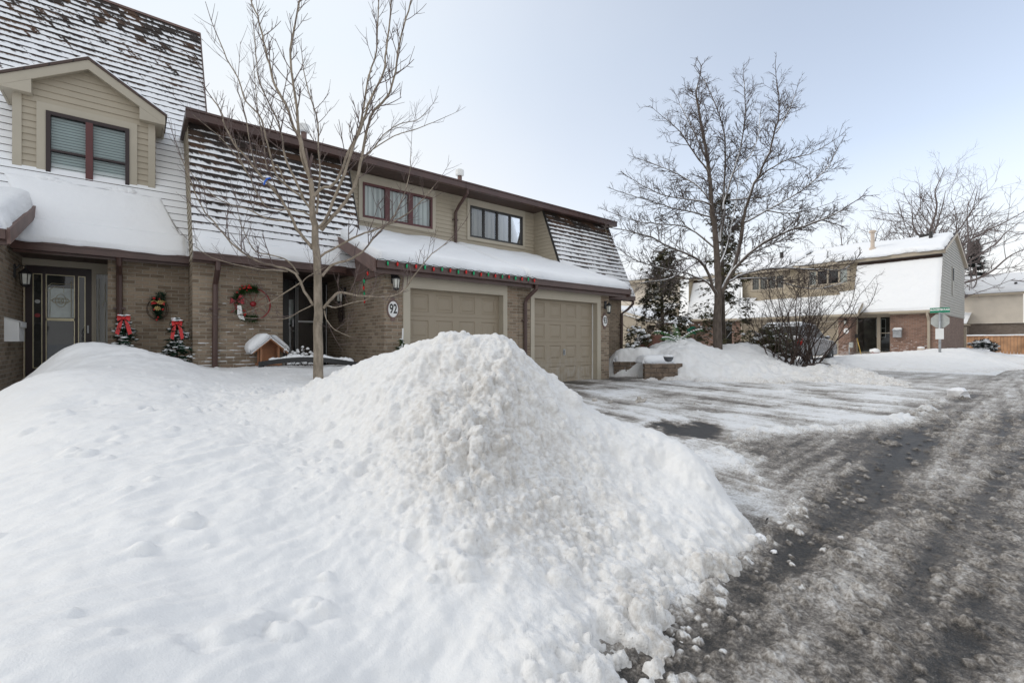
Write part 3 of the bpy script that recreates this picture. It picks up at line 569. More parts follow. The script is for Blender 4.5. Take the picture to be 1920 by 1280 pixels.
def courses(mb, A0, A1, yb, zb, yt, zt, n, lip=.016):
    fa = A0 if callable(A0) else (lambda z: A0); fb = A1 if callable(A1) else (lambda z: A1)
    L = math.hypot(yt - yb, zt - zb); ny, nz = -(zt - zb) / L, (yt - yb) / L
    for k in range(n):
        t0, t1 = k / n, (k + 1) / n; z0, z1 = zb + (zt - zb) * t0, zb + (zt - zb) * t1; y0, y1 = yb + (yt - yb) * t0, yb + (yt - yb) * t1
        p0 = (y0 + ny * lip, z0 + nz * lip)
        mb.poly([(fa(z0), p0[0], p0[1]), (fb(z0), p0[0], p0[1]), (fb(z1), y1, z1), (fa(z1), y1, z1)])
        mb.poly([(fa(z0), p0[0], p0[1]), (fb(z0), p0[0], p0[1]), (fb(z0), y0, z0), (fa(z0), y0, z0)])
def snow_sheet(mb, P00, P10, P11, P01, th, nx, ny, seed=0, edge=.10, jit=.04, wave=.3, lowfat=1.0):
    P00, P10, P11, P01 = map(Vector, (P00, P10, P11, P01)); nrm = (P10 - P00).cross(P01 - P00).normalized()
    if nrm.z < 0: nrm = -nrm
    W = (P10 - P00).length; H = (P01 - P00).length; idx = {}
    def at(i, j):
        u, v = i / nx, j / ny; p = (P00 * (1 - u) + P10 * u) * (1 - v) + (P01 * (1 - u) + P11 * u) * v
        n1 = mnoise.noise(Vector((u * W * .9 + seed, v * H * .9, seed * 1.3))); n2 = mnoise.noise(Vector((u * W * 3.5, v * H * 3.5 + seed, 4)))
        ed = min(u * W, (1 - u) * W, v * H, (1 - v) * H)
        k = min(1, max(0, ed) / edge); h = th * math.sqrt(max(0, 1 - (1 - k) ** 2)) * (1 + wave * n1 + .12 * n2) * (1 + (lowfat - 1) * (1 - v))
        off = Vector((0, 0, 0))
        if i in (0, nx) or j in (0, ny):
            ins = jit * (n2 + n1)
            if j == 0: off += (P01 - P00).normalized() * ins
            if i == 0: off += (P10 - P00).normalized() * abs(ins)
            if i == nx: off -= (P10 - P00).normalized() * abs(ins)
            if j == ny: off -= (P01 - P00).normalized() * abs(ins)
        return p + nrm * (h + .003) + off
    def us(n, L): return n
    for j in range(ny + 1):
        for i in range(nx + 1): idx[i, j] = mb.p(*at(i, j))
    for j in range(ny):
        for i in range(nx): mb.f.append([idx[i, j], idx[i + 1, j], idx[i + 1, j + 1], idx[i, j + 1]])
    # skirt down to the roof
    low = {}
    for k, q in list(idx.items()):
        if k[0] in (0, nx) or k[1] in (0, ny):
            v = Vector(mb.v[q]) if not mb.tf else None
            if v is not None: low[k] = mb.p(*(v - nrm * .02))
    ring = [(i, 0) for i in range(nx + 1)] + [(nx, j) for j in range(1, ny + 1)] + [(i, ny) for i in range(nx - 1, -1, -1)] + [(0, j) for j in range(ny - 1, 0, -1)]
    if low:
        for a, c in zip(ring, ring[1:] + ring[:1]): mb.f.append([idx[a], idx[c], low[c], low[a]])
def window(root, a0, a1, z0, z1, b, tf, fm, vdiv=(), hdiv=(), fw=.055, bar=.07, proud=.03, inside=None, deep=.10, back=None, name='window', cur=None):
    """framed window in a wall opening; pane and what hangs behind it are its pieces"""
    mb = MB(tf); f0, f1 = b - proud, b + .05
    mb.box(a0, a1, f0, f1, z0, z0 + fw); mb.box(a0, a1, f0, f1, z1 - fw, z1)
    mb.box(a0, a0 + fw, f0, f1, z0 + fw, z1 - fw); mb.box(a1 - fw, a1, f0, f1, z0 + fw, z1 - fw)
    edges = [a0 + fw]
    for v in vdiv:
        c = a0 + (a1 - a0) * v; mb.box(c - bar / 2, c + bar / 2, f0 + .004, f1, z0 + fw, z1 - fw); edges += [c - bar / 2, c + bar / 2]
    edges.append(a1 - fw)
    for h in hdiv:
        c = z0 + (z1 - z0) * h
        for l, r in zip(edges[::2], edges[1::2]): mb.box(l, r, f0 + .010, f1, c - .018, c + .018)
    w = mb.build(name, fm, root)
    g = MB(tf); g.poly([(a0 + fw * .5, b + .02, z0 + fw * .5), (a1 - fw * .5, b + .02, z0 + fw * .5), (a1 - fw * .5, b + .02, z1 - fw * .5), (a0 + fw * .5, b + .02, z1 - fw * .5)]); g.build('pane', m_glass, w)
    if inside:
        c = MB(tf)
        for l, r in (cur or [(a0, a1)]):
            n = max(2, int((r - l) / .035)); 
            for i in range(n):
                u0, u1 = l + (r - l) * i / n, l + (r - l) * (i + 1) / n; w0, w1 = .012 * math.sin(i * 1.3), .012 * math.sin((i + 1) * 1.3)
                if inside in (m_blind, m_shut): w0 = w1 = 0
                c.poly([(u0, b + deep + w0, z0), (u1, b + deep + w1, z0), (u1, b + deep + w1, z1), (u0, b + deep + w0, z1)])
        c.build('blind' if inside in (m_blind, m_shut) else 'curtain', inside, w)
    d = MB(tf); e = .5
    d.poly([(a0, b + e, z0), (a1, b + e, z0), (a1, b + e, z1), (a0, b + e, z1)]); d.poly([(a0, b + .06, z0), (a0, b + e, z0), (a0, b + e, z1), (a0, b + .06, z1)]); d.poly([(a1, b + .06, z0), (a1, b + e, z0), (a1, b + e, z1), (a1, b + .06, z1)])
    d.poly([(a0, b + .06, z0), (a1, b + .06, z0), (a1, b + e, z0), (a0, b + e, z0)]); d.poly([(a0, b + .06, z1), (a1, b + .06, z1), (a1, b + e, z1), (a0, b + e, z1)])
    d.build('room', back or m_dark, w); return w
def casing(root, a0, a1, z0, z1, b, tf, m, w=.10, top=None, pr=.028, name='window_trim'):
    t = top or w; mb = MB(tf)
    mb.box(a0 - w, a1 + w, b - pr, b, z1, z1 + t); mb.box(a0 - w, a1 + w, b - pr, b, z0 - w, z0)
    mb.box(a0 - w, a0, b - pr, b, z0, z1); mb.box(a1, a1 + w, b - pr, b, z0, z1); return mb.build(name, m, root)
def garage_door(root, a0, a1, z0, z1, b, tf, m, nc=4, nr=4, handle=True):
    mb = MB(tf); W = (a1 - a0) / nc; H = (z1 - z0) / nr
    for r in range(nr):
        for c in range(nc):
            x0, x1, y0, y1 = a0 + c * W, a0 + (c + 1) * W, z0 + r * H, z0 + (r + 1) * H
            rings = []
            for ins, d in ((0, .006), (.0, .0), (.085, .0), (.098, .016), (.125, .016), (.165, .002)):
                iv = ins if ins else 0; gz = .006 if d == 0 and ins == 0 else 0
                rings.append([(x0 + iv, b + d, y0 + iv + gz), (x1 - iv, b + d, y0 + iv + gz), (x1 - iv, b + d, y1 - iv - gz), (x0 + iv, b + d, y1 - iv - gz)])
            I = [[mb.p(*q) for q in rg] for rg in rings]
            for p, q in zip(I, I[1:]):
                for k in range(4): l = (k + 1) % 4; mb.f.append([p[k], p[l], q[l], q[k]])
            mb.f.append(I[-1])
    d = mb.build('garage_door', m, root)
    if handle:
        h = MB(tf); c = (a0 + a1) / 2 - .03; h.box(c - .035, c + .035, b - .012, b, z0 + .74, z0 + .90); h.box(c - .012, c + .012, b - .04, b - .012, z0 + .76, z0 + .88); h.build('handle', m_galv, d)
    return d
def downspout(root, pts, m, r=.042, straps=()):
    o = MB().tube(pts, r, 8).build('downspout', m, root)
    if straps:
        mb = MB()
        for x, y, z in straps: mb.box(x - .085, x + .085, y - .012, y + .05, z - .016, z + .016)
        mb.build('strap', m, o)
    return o
ident = lambda a, b, z: (a, b, z)
def flip(x): return lambda a, b, z: (x, a, z) if b == 0 else (x + b, a, z)
def side_lap(mb, x, sgn, y0f, y1f, z0, z1, expo=.115, lip=.018):
    s = MB(lambda a, b, z: (x + sgn * b, a, z)); lap(s, y0f, y1f, z0, z1, 0, (), expo, -lip * 1.0 if False else lip); off = len(mb.v); mb.v += s.v; mb.f += [[i + off for i in f] for f in s.f]
# ------------------------------------------------------------------ row houses (x along the row)
def mans_y(z, yb=9.7, zb=3.08, yt=10.8, zt=5.74): return yb + (z - zb) * (yt - yb) / (zt - zb)
def row_unit(root, X0, sg, house_no):
    """one of the mirrored pair: a = distance from the outer wall"""
    tf = (lambda a, b, z: (X0 + sg * a, b, z)); T = lambda a, b, z: (X0 + sg * a, b, z)
    left = sg > 0
    w = MB(tf)
    wall(w, 0, 1.49, .2, 3.0, 10.0); gw_ = MB(tf); wall(gw_, 2.87, 3.25, .2, 2.86, 8.25); pw_ = MB(tf); wall(pw_, 5.86, 6.23, .2, 2.86, 8.25); pw_.build('garage_pier', m_brick, root)
    w.poly([(1.49, 10, .2), (1.49, 11.75, .2), (1.49, 11.75, 3), (1.49, 10, 3)])
    gw_.poly([(2.87, 8.25, .2), (2.87, 11.75, .2), (2.87, 11.75, 3.6), (2.87, 10.2, 3.6), (2.87, 8.25, 2.86)])
    w.poly([(0, 10, .2), (0, 19, .2), (0, 19, 2.95), (0, 10, 2.95)])
    w.poly([(0, 19, .2), (6.23, 19, .2), (6.23, 19, 5.8), (0, 19, 5.8)])
    w.build('wall', m_brick_f if left else m_brick, root); gw_.build('garage_wall', m_brick, root)
    # garage front
    t = MB(tf); t.box(3.25, 3.40, 8.228, 8.42, .3, 2.56); t.box(5.74, 5.86, 8.228, 8.42, .3, 2.56); t.box(3.25, 5.86, 8.228, 8.42, 2.56, 2.80); t.build('garage_trim', m_trim, root)
    garage_door(root, 3.40, 5.74, .40, 2.56, 8.40, tf, m_gdoor, handle=not left)
    if not left:
        sn = MB(tf); sn.box(3.402, 3.428, 8.385, 8.399, .42, 2.54); sn.build('weather_strip', m_white, root)
    # porch
    p = MB(tf); p.poly([(1.49, 11.75, .2), (2.87, 11.75, .2), (2.87, 11.75, 3), (1.49, 11.75, 3)]); p.poly([(1.49, 9.9, 2.95), (2.87, 9.9, 2.95), (2.87, 11.75, 2.95), (1.49, 11.75, 2.95)]); p.box(1.492, 2.868, 10.5, 11.74, .2, .93); p.build('porch', m_soffit, root)
    # eaves and roof edge of the front slope
    e = MB(tf); xe = -.02 if left else -.28
    e.box(xe, 2.62, 9.60, 9.72, 2.93, 3.06); e.box(xe, 2.62, 9.585, 9.60, 3.03, 3.065); e.box(xe, 2.86, 9.72, 9.76, 2.90, 3.07); e.poly([(xe, 9.76, 2.93), (2.87, 9.76, 2.93), (2.87, 10.0, 2.93), (xe, 10.0, 2.93)])
    e.build('gutter', m_brown, root)
    g = MB(tf); a0 = 2.58 if left else 2.30
    g.box(a0, 6.23, 7.90, 8.02, 2.84, 2.97); g.box(a0, 6.23, 7.885, 7.90, 2.945, 2.975); g.box(a0, 6.23, 8.02, 8.06, 2.76, 2.99); g.poly([(a0, 8.06, 2.79), (6.23, 8.06, 2.79), (6.23, 8.25, 2.79), (a0, 8.25, 2.79)])
    g.build('garage_gutter', m_brown, root)
    # garage roof: slab, rake board, snow
    ys, ye, z0, sl = 7.98, 11.20, 2.985, .385
    zr = lambda y: z0 + (y - ys) * sl
    r = MB(tf); r.prism([(ys, zr(ys) - .03), (ye, zr(ye) - .03), (ye, zr(ye)), (ys, zr(ys))], a0, 6.23); r.build('garage_roof', m_soffit, root)
    k = MB(tf); k.prism([(8.0, zr(8.0) - .22), (10.06, zr(10.06) - .2), (10.06, zr(10.06) + .015), (ys - .03, zr(ys) + .015), (ys - .03, zr(ys) - .20)], a0 - .035, a0)
    k.prism([(8.05, 2.77), (9.7, 2.77), (9.7, zr(9.7) - .21), (8.05, zr(8.05) - .21)], a0 + .25, a0 + .27); k.build('rake_board', m_brown2, root)
    # front slope
    A1 = 3.05
    c = MB(tf); courses(c, xe + .0, A1, 9.62, 3.05, 10.80, 5.74, 18); c.build('shingle_slope', m_sh92 if left else m_sh93, root)
    ck = MB(); xq = X0 + sg * A1
    s = MB(lambda a, b, z: (xq - sg * b, a, z)); lap(s, lambda z: mans_y(z) - .02, lambda z: 11.25, 3.9, 5.74, .0, (), .115, -.014 if False else .014); s.build('cheek_siding', m_siding, root)
    cb = MB(); cb.prism([(mans_y(3.5) - .06, 3.5), (mans_y(5.74) - .06, 5.74), (mans_y(5.74) + .02, 5.74), (mans_y(3.5) + .02, 3.5)], xq - .02 if sg < 0 else xq, xq + .0 if sg < 0 else xq + .02); cb.build('edge_flashing', m_bronze, root)
    # upper wall with window
    wa, wb, wz0, wz1 = (3.59, 5.57, 4.62, 5.50) if left else (3.57, 5.62, 4.60, 5.53)
    s = MB(tf); lap(s, A1, 6.23, 3.9, 5.74, 11.23, [(wa, wb, wz0, wz1)]); s.build('upper_siding', m_siding, root)
    casing(root, wa, wb, wz0, wz1, 11.215, tf, m_trim, .10, .20, .022)
    if left: window(root, wa, wb, wz0, wz1, 11.215, tf, m_maroon, (.3333, .6667), (), .055, .13, .03, m_curtain, .06, m_dim)
    else:
        window(root, wa, wb, wz0, wz1, 11.215, tf, m_bronze, (.25, .5, .75), (), .05, .05, .03, m_greycurtain, .12, m_dark, cur=[(wa + .05, wa + .95), (wa + 1.05, wa + 1.9)])
    # upper eave
    xo = -.07 if left else -.42
    f = MB(tf); f.box(xo, 6.23, 10.50, 10.62, 5.72, 5.89); f.box(xo, 6.23, 10.475, 10.50, 5.86, 5.90); f.build('upper_gutter', m_brown, root)
    f = MB(tf); f.box(xo, 6.23, 10.62, 11.3, 5.735, 5.76); f.build('soffit', m_sofx, root)
    f = MB(tf); f.box(xo, 6.23, 10.63, 19.2, 5.78, 5.86); f.build('roof', m_soffit, root)
    sn = MB()
    snow_sheet(sn, T(xo + .02, 10.66, 5.86), T(6.22, 10.66, 5.86), T(6.22, 19.1, 5.86), T(xo + .02, 19.1, 5.86), .07, 30, 24, 3 + house_no, .3)
    if left: snow_sheet(sn, T(a0 + .0, 7.93, zr(7.93) + .005), T(6.235, 7.93, zr(7.93) + .005), T(6.235, 11.21, zr(11.21)), T(a0 + .0, 11.21, zr(11.21)), .17, 60, 44, 5, .16, .03, .25)
    else:
        snow_sheet(sn, T(6.225, 7.93, zr(7.93) + .005), T(a0 + .0, 7.93, zr(7.93) + .005), T(a0 + .0, 11.21, zr(11.21)), T(6.225, 11.21, zr(11.21)), .17, 60, 44, 9, .16, .03, .25)
        snow_sheet(sn, T(3.1, 9.0, zr(9.0) + .02), T(a0, 8.3, zr(8.3)), T(a0 - .1, 9.8, zr(9.8) - .2), T(3.1, 10.4, zr(10.4) + .1), .2, 24, 16, 12, .35, .03, .2)
        snow_sheet(sn, T(xe + .02, 9.60, 3.07), T(2.5, 9.60, 3.07), T(2.5, 9.75, 3.4), T(xe + .02, 9.75, 3.4), .06, 40, 6, 21, .06, .02, .3)
    if left: snow_sheet(sn, T(xe + .02, 9.60, 3.065), T(2.55, 9.60, 3.065), T(2.55, 9.74, 3.36), T(xe + .02, 9.74, 3.36), .07, 50, 6, 31, .06, .03, .4)
    sn.build('roof_snow', m_snow, root, True)
    # outer side wall
    s = MB(lambda a, b, z: (X0 + sg * b, a, z)); lap(s, lambda z: mans_y(z) - .05, lambda z: 19.0, 2.95, 5.76, 0, (), .115, .016); s.build('side_siding', m_siding if left else m_siding, root)
    return T
RC = ((.040, .031, .026), (.105, .058, .034), (.024, .020, .018))
hz = (5.74 - 3.05) / 18
m_sh92 = shingle('brown_shingles_part_snowed', 3.05, hz, [(3.05, 1.35), (3.5, .90), (4.1, .64), (4.6, .45), (5.0, .33), (5.4, .24), (5.45, -.5), (5.74, -1.0)], RC, .30, .62, .70)
m_sh93 = shingle('brown_shingles_streaked', 3.05, hz, [(3.05, 1.3), (3.6, .84), (4.6, .62), (5.2, .48), (5.40, .36), (5.46, -.3), (5.74, -1.)], RC, .30, .60, .55)
h92 = thing('townhouse', 'buff brick townhouse with maroon three-light window above the garage numbered 92', 'townhouse', (3.9, 9.9, .2), 'attached townhouses of the near row')
T92 = row_unit(h92, .75, 1, 92)
h93 = thing('townhouse', 'buff brick townhouse with dark four-light window above the garage numbered 93', 'townhouse', (10.1, 9.9, .2), 'attached townhouses of the near row')
T93 = row_unit(h93, 13.2, -1, 93)
downspout(h92, [(1.10, 9.66, 2.95), (1.10, 9.66, 2.80), (1.09, 9.93, 2.55), (1.08, 9.94, .7)], m_brown, .046, [(1.08, 9.93, 2.1), (1.08, 9.93, 1.0)])
downspout(h93, [(7.06, 10.54, 5.74), (7.06, 10.56, 5.62), (7.06, 11.0, 5.36), (7.06, 11.16, 5.22), (7.06, 11.16, 4.25)], m_brown, .045, [(7.06, 11.17, 5.0)])
downspout(h93, [(7.28, 7.96, 2.86), (7.28, 7.97, 2.74), (7.16, 8.14, 2.54), (7.14, 8.2, 2.44), (7.14, 8.2, .45)], m_brown, .045, [(7.14, 8.21, 2.0)])
downspout(h93, [(13.42, 9.66, 2.95), (13.42, 9.66, 2.82), (13.30, 9.80, 2.62), (13.16, 9.94, 2.48), (13.14, 9.94, .8)], m_brown, .045, [(13.14, 9.95, 2.1)])
def roof_vent(x, y, z0, z1, root, m=m_galv, r=.06):
    v = MB().lathe([(r, z0), (r, z1 - .2)], (x, y, 0), 12).build('vent_pipe', m_brown2 if m is m_galv else m, root, True)
    MB().lathe([(r * 1.15, z1 - .22), (r * 1.9, z1 - .2), (r * 1.9, z1 - .03), (r * 1.2, z1)], (x, y, 0), 12).build('vent_cap', m_white if m is m_galv else m, v)
roof_vent(8.38, 13, 5.86, 7.30, h93, r=.075); roof_vent(3.43, 13, 5.86, 7.33, h92, r=.075)
# entrance of 92 in its porch
d = MB(); d.box(2.245, 2.62, 11.66, 11.75, .93, 2.95); d.box(2.62, 2.74, 11.64, 11.75, .93, 2.95); d.box(2.87, 2.93, 11.63, 11.75, .93, 2.95); d.box(3.52, 3.62, 11.64, 11.75, .93, 2.95); d.box(2.74, 2.87, 11.66, 11.75, .93, 1.25); d.box(2.93, 3.52, 11.66, 11.75, 2.82, 2.95)
d92 = d.build('entrance_door', m_black, h92)
g = MB(); g.poly([(2.74, 11.70, 1.25), (2.87, 11.70, 1.25), (2.87, 11.70, 2.9), (2.74, 11.70, 2.9)]); g.poly([(2.93, 11.68, .95), (3.52, 11.68, .95), (3.52, 11.68, 2.82), (2.93, 11.68, 2.82)]); g.build('pane', m_glass, d92)
g = MB(); g.box(2.93, 3.52, 11.655, 11.68, 1.96, 2.0); g.box(2.93, 2.945, 11.65, 11.68, .95, 2.8); g.box(2.885, 2.895, 11.62, 11.63, .95, 2.9); g.box(3.585, 3.597, 11.62, 11.64, .95, 2.9); g.build('door_trim', m_white, d92)
g = MB(); g.box(2.80, 2.83, 11.58, 11.66, 1.85, 2.02); g.tube([(2.815, 11.6, 1.75), (2.84, 11.58, 1.75)], .018, 8); g.build('handle', m_galv, d92)
g = MB(); g.poly([(2.75, 11.73, 1.9), (2.86, 11.73, 1.9), (2.86, 11.73, 2.5), (2.75, 11.73, 2.5)]); g.build('sidelight_curtain', m_lwhite, d92)
# ------------------------------------------------------------------ house 91
h91 = thing('townhouse', 'tall buff brick townhouse with a gabled dormer and steep snowy shingle roof', 'townhouse', (-1.5, 10.9, .2), 'attached townhouses of the near row')
w = MB(); wall(w, -.43, .75, .3, 3.05, 10.9); w.poly([(-.43, 10.9, .3), (-.43, 11.8, .3), (-.43, 11.8, 3.05), (-.43, 10.9, 3.05)])
v_ = MB(); v_.poly([(-1.6, 9.15, .1), (-1.6, 11.85, .1), (-1.6, 11.85, 3.9), (-1.6, 9.15, 2.86)]); v_.build('garage_wall', m_brick, h91); w.build('wall', m_brick, h91); w = MB(); wall(w, -7.5, -6.9, .1, 2.86, 9.15); w.build('garage_pier', m_brick, h91); w = MB(); wall(w, -2.1, -1.6, .1, 2.86, 9.15); w.build('garage_pier', m_brick, h91); w = MB(); wall(w, -7.5, .75, .2, 5, 19); w.build('rear_wall', m_brick, h91)
garage_door(h91, -4.5, -2.2, .25, 2.4, 9.3, ident, m_gdoor); t = MB(); t.box(-2.2, -2.1, 9.13, 9.3, .2, 2.5); t.box(-4.6, -4.5, 9.13, 9.3, .2, 2.5); t.box(-4.6, -2.1, 9.13, 9.3, 2.5, 2.8); t.box(-6.9, -4.6, 9.14, 9.3, .2, 2.8); t.build('garage_trim', m_trim, h91)
# entrance
t = MB(); t.box(-1.6, -.43, 11.74, 11.86, 2.87, 2.99); t.box(-.69, -.66, 11.74, 11.86, .87, 2.87); t.box(-.66, -.43, 11.74, 11.86, .7, .90); t.box(-.66, -.43, 11.74, 11.86, 2.82, 2.87); t.box(-1.6, -.69, 11.70, 11.86, .70, .84); t.build('door_surround', m_trim, h91)
A0, A1 = -1.56, -.69; Wd = A1 - A0; st = [(0, .105), (.245, .295), (.735, .785), (.90, 1.0)]
d = MB(); B0, B1 = 11.74, 11.80
for u0, u1 in st: d.box(A0 + Wd * u0, A0 + Wd * u1, B0, B1, .86, 2.86)
for u0, u1 in ((.105, .245), (.295, .735), (.785, .90)): d.box(A0 + Wd * u0, A0 + Wd * u1, B0 + .004, B1, 2.72, 2.86); d.box(A0 + Wd * u0, A0 + Wd * u1, B0 + .004, B1, .86, 1.02)
d91 = d.build('storm_door', m_doorwood, h91)
g = MB()
for u0, u1 in ((.105, .245), (.295, .735), (.785, .90)):
    x0, x1 = A0 + Wd * u0, A0 + Wd * u1; q = .012
    for bx in ((x0, x0 + q, 1.02, 2.72), (x1 - q, x1, 1.02, 2.72), (x0 + q, x1 - q, 1.02, 1.02 + q), (x0 + q, x1 - q, 2.72 - q, 2.72)): g.box(bx[0], bx[1], B0 - .006, B0 + .02, bx[2], bx[3])
g.box(A0 + Wd * .295, A0 + Wd * .735, B0 - .006, B0 + .02, 1.88, 1.925)
g.box(A0 - .014, A0 - .002, B0 - .01, B0 + .05, .86, 2.86); g.build('brass_trim', m_brass, d91)
g = MB(); g.poly([(A0 + .02, B0 + .03, .95), (A1 - .02, B0 + .03, .95), (A1 - .02, B0 + .03, 2.8), (A0 + .02, B0 + .03, 2.8)]); g.build('pane', m_glass, d91)
# inner door seen through the glass
g = MB(); g.box(A0, A1, 12.02, 12.06, .86, 2.87); g.build('inner_door', m_dark2, h91)
g = MB(); g.box(A0 + Wd * .30, A0 + Wd * .73, 12.0, 12.02, 1.95, 2.5); g.build('pale_reflection_panel', m_reflect, h91)  # pale panel on the inner door, coloured as the upper glass's bright reflection
def ring(mb, c, rx, rz, y, r=.004, n=20, a0=0, a1=6.2832):
    mb.tube([(c[0] + rx * math.cos(a0 + (a1 - a0) * k / n), y, c[1] + rz * math.sin(a0 + (a1 - a0) * k / n)) for k in range(n + 1)], r, 4)
g = MB(); cx = A0 + Wd * .515; cz = 2.25
ring(g, (cx, cz), .07, .12, B0 + .022); ring(g, (cx - .06, cz), .05, .05, B0 + .022); ring(g, (cx + .06, cz), .05, .05, B0 + .022); ring(g, (cx, cz), .13, .03, B0 + .022); ring(g, (cx, cz), .035, .06, B0 + .022)
xl, xr_ = A0 + Wd * .32, A0 + Wd * .71
g.tube([(xl, B0 + .022, 2.5), (xl + .05, B0 + .022, 2.56), (xr_, B0 + .022, 2.56)], .004, 4); g.tube([(xl, B0 + .022, 2.42), (xl + .09, B0 + .022, 2.5), (cx + .04, B0 + .022, 2.5), (cx + .04, B0 + .022, 2.4)], .004, 4); g.tube([(xl + .03, B0 + .022, 1.95), (xl + .03, B0 + .022, 2.45)], .004, 4); g.tube([(xr_ - .03, B0 + .022, 1.95), (xr_ - .03, B0 + .022, 2.62)], .004, 4)
g.build('leaded_pattern', m_brass, d91)
g = MB(); g.lathe([(.001, 0), (.035, -.001), (.035, -.006), (.001, -.007)], (A0 + Wd * .175, B0 - .001, 2.22), 16, 'y'); g.build('sticker', m_lwhite, d91)
g = MB(); g.lathe([(.001, 0), (.036, -.001), (.036, -.006), (.001, -.007)], (A0 + Wd * .175, B0 - .001, 1.97), 16, 'y'); g.box(A0 + Wd * .175 - .02, A0 + Wd * .175 + .02, B0 - .010, B0 - .008, 1.965, 1.975); tag(g.build('sticker', m_redmetal, d91), 'round red sticker on the glass')
g = MB(); g.tube([(A0 + Wd * .87, B0 - .01, 1.75), (A0 + Wd * .85, B0 - .05, 1.7), (A0 + Wd * .85, B0 - .05, 1.45), (A0 + Wd * .87, B0 - .01, 1.4)], .011, 6); g.box(A0 + Wd * .93, A0 + Wd * .955, B0 - .03, B0, 1.66, 1.80); g.build('handle', m_galv, d91)
window(h91, -.66, -.43, .90, 2.82, 11.78, ident, m_trim, (), (), .03, .03, .02, m_greycurtain, .08, m_dark, name='sidelight')
g = MB(); c = -.50; g.tube([(c, 11.785, 2.62), (c, 11.785, 2.3), (c - .04, 11.785, 2.2), (c, 11.785, 2.1), (c + .04, 11.785, 2.2), (c, 11.785, 2.3)], .005, 4); g.tube([(c - .09, 11.785, 1.1), (c - .09, 11.785, 2.7)], .004, 4); g.tube([(c, 11.785, 2.1), (c, 11.785, 1.15)], .004, 4); g.build('leaded_pattern', m_brass, h91)
# eaves
e = MB(); e.box(-1.55, .74, 10.50, 10.62, 2.97, 3.10); e.box(-1.55, .74, 10.485, 10.50, 3.07, 3.105); e.box(-1.55, .74, 10.62, 10.66, 2.93, 3.11); e.build('gutter', m_brown, h91)
e = MB(); e.box(-1.58, .74, 10.66, 11.74, 2.985, 3.01); e.build('porch_soffit', m_sofx, h91)
e = MB(); e.box(-7.5, -1.35, 8.80, 8.92, 2.84, 2.97); e.box(-7.5, -1.35, 8.92, 8.96, 2.78, 2.99); e.poly([(-7.5, 8.96, 2.80), (-1.35, 8.96, 2.8), (-1.35, 9.15, 2.8), (-7.5, 9.15, 2.8)]); e.build('garage_gutter', m_brown, h91)
zr = lambda y: 2.985 + (y - 8.88) * .385
r = MB(); r.prism([(8.88, zr(8.88) - .03), (12.1, zr(12.1) - .03), (12.1, zr(12.1)), (8.88, zr(8.88))], -7.5, -1.35); r.build('garage_roof', m_soffit, h91)
k = MB(); k.prism([(8.9, zr(8.9) - .2), (11.6, zr(11.6) - .18), (11.6, zr(11.6) + .01), (8.86, zr(8.86) + .01)], -1.35, -1.315); k.build('rake_board', m_brown2, h91)
# main roof
YB, ZB, YT, ZT = 10.52, 3.10, 13.90, 9.25; NC = 42
hz91 = (ZT - ZB) / NC
m_sh91 = shingle('brown_shingles_snowed', ZB, hz91, [(3.1, 1.6), (3.45, 1.12), (3.8, 1.02), (4.3, 1.25), (5.2, 1.2), (6.2, 1.02), (7.2, .72), (8.3, .66), (8.9, .55), (9.25, .20)], RC, .30, .50, .50, 1.0, .48)
xr91 = lambda z: .74 if z < 5.9 else 1.2
c = MB(); courses(c, -7.6, xr91, YB, ZB, YT, ZT, NC, .014); c.build('shingle_roof', m_sh91, h91)
b = MB(); b.prism([(YT, ZT), (19, ZT - .3), (19, 5.8), (YB + (5.9 - ZB) * (YT - YB) / (ZT - ZB) + .03, 5.9)], 1.14, 1.19); b.prism([(YB + (5.9 - ZB) * (YT - YB) / (ZT - ZB) - .03, 5.9), (YT - .02, ZT + .02), (YT + .1, ZT + .02), (YB + (5.9 - ZB) * (YT - YB) / (ZT - ZB) + .12, 5.9)], 1.19, 1.215); b.poly([(-7.6, YT, ZT), (1.2, YT, ZT), (1.2, 19, ZT - .3), (-7.6, 19, ZT - .3)]); b.build('gable_end', m_brown, h91)
b = MB(); b.box(-7.6, 1.21, YT - .03, YT + .12, ZT - .015, ZT + .035); b.build('ridge_cap', m_brown2, h91)
sn = MB(); yz = lambda z: YB + (z - ZB) * (YT - YB) / (ZT - ZB)
snow_sheet(sn, (-1.52, YB - .03, ZB), (.72, YB - .03, ZB), (.72, yz(3.52), 3.52), (-1.52, yz(3.52), 3.52), .075, 40, 12, 40, .1, .03, .3)
snow_sheet(sn, (-7.5, 8.85, zr(8.85)), (-1.33, 8.85, zr(8.85)), (-1.33, 12.05, zr(12.05)), (-7.5, 12.05, zr(12.05)), .2, 70, 40, 44, .18, .03, .25)
snow_sheet(sn, (-1.5, yz(3.42), 3.42), (.69, yz(3.42), 3.42), (.34, yz(4.30), 4.30), (-1.75, yz(4.32), 4.32), .05, 60, 26, 47, .6, .20, .7)
sn.build('roof_snow', m_snow, h91, True)
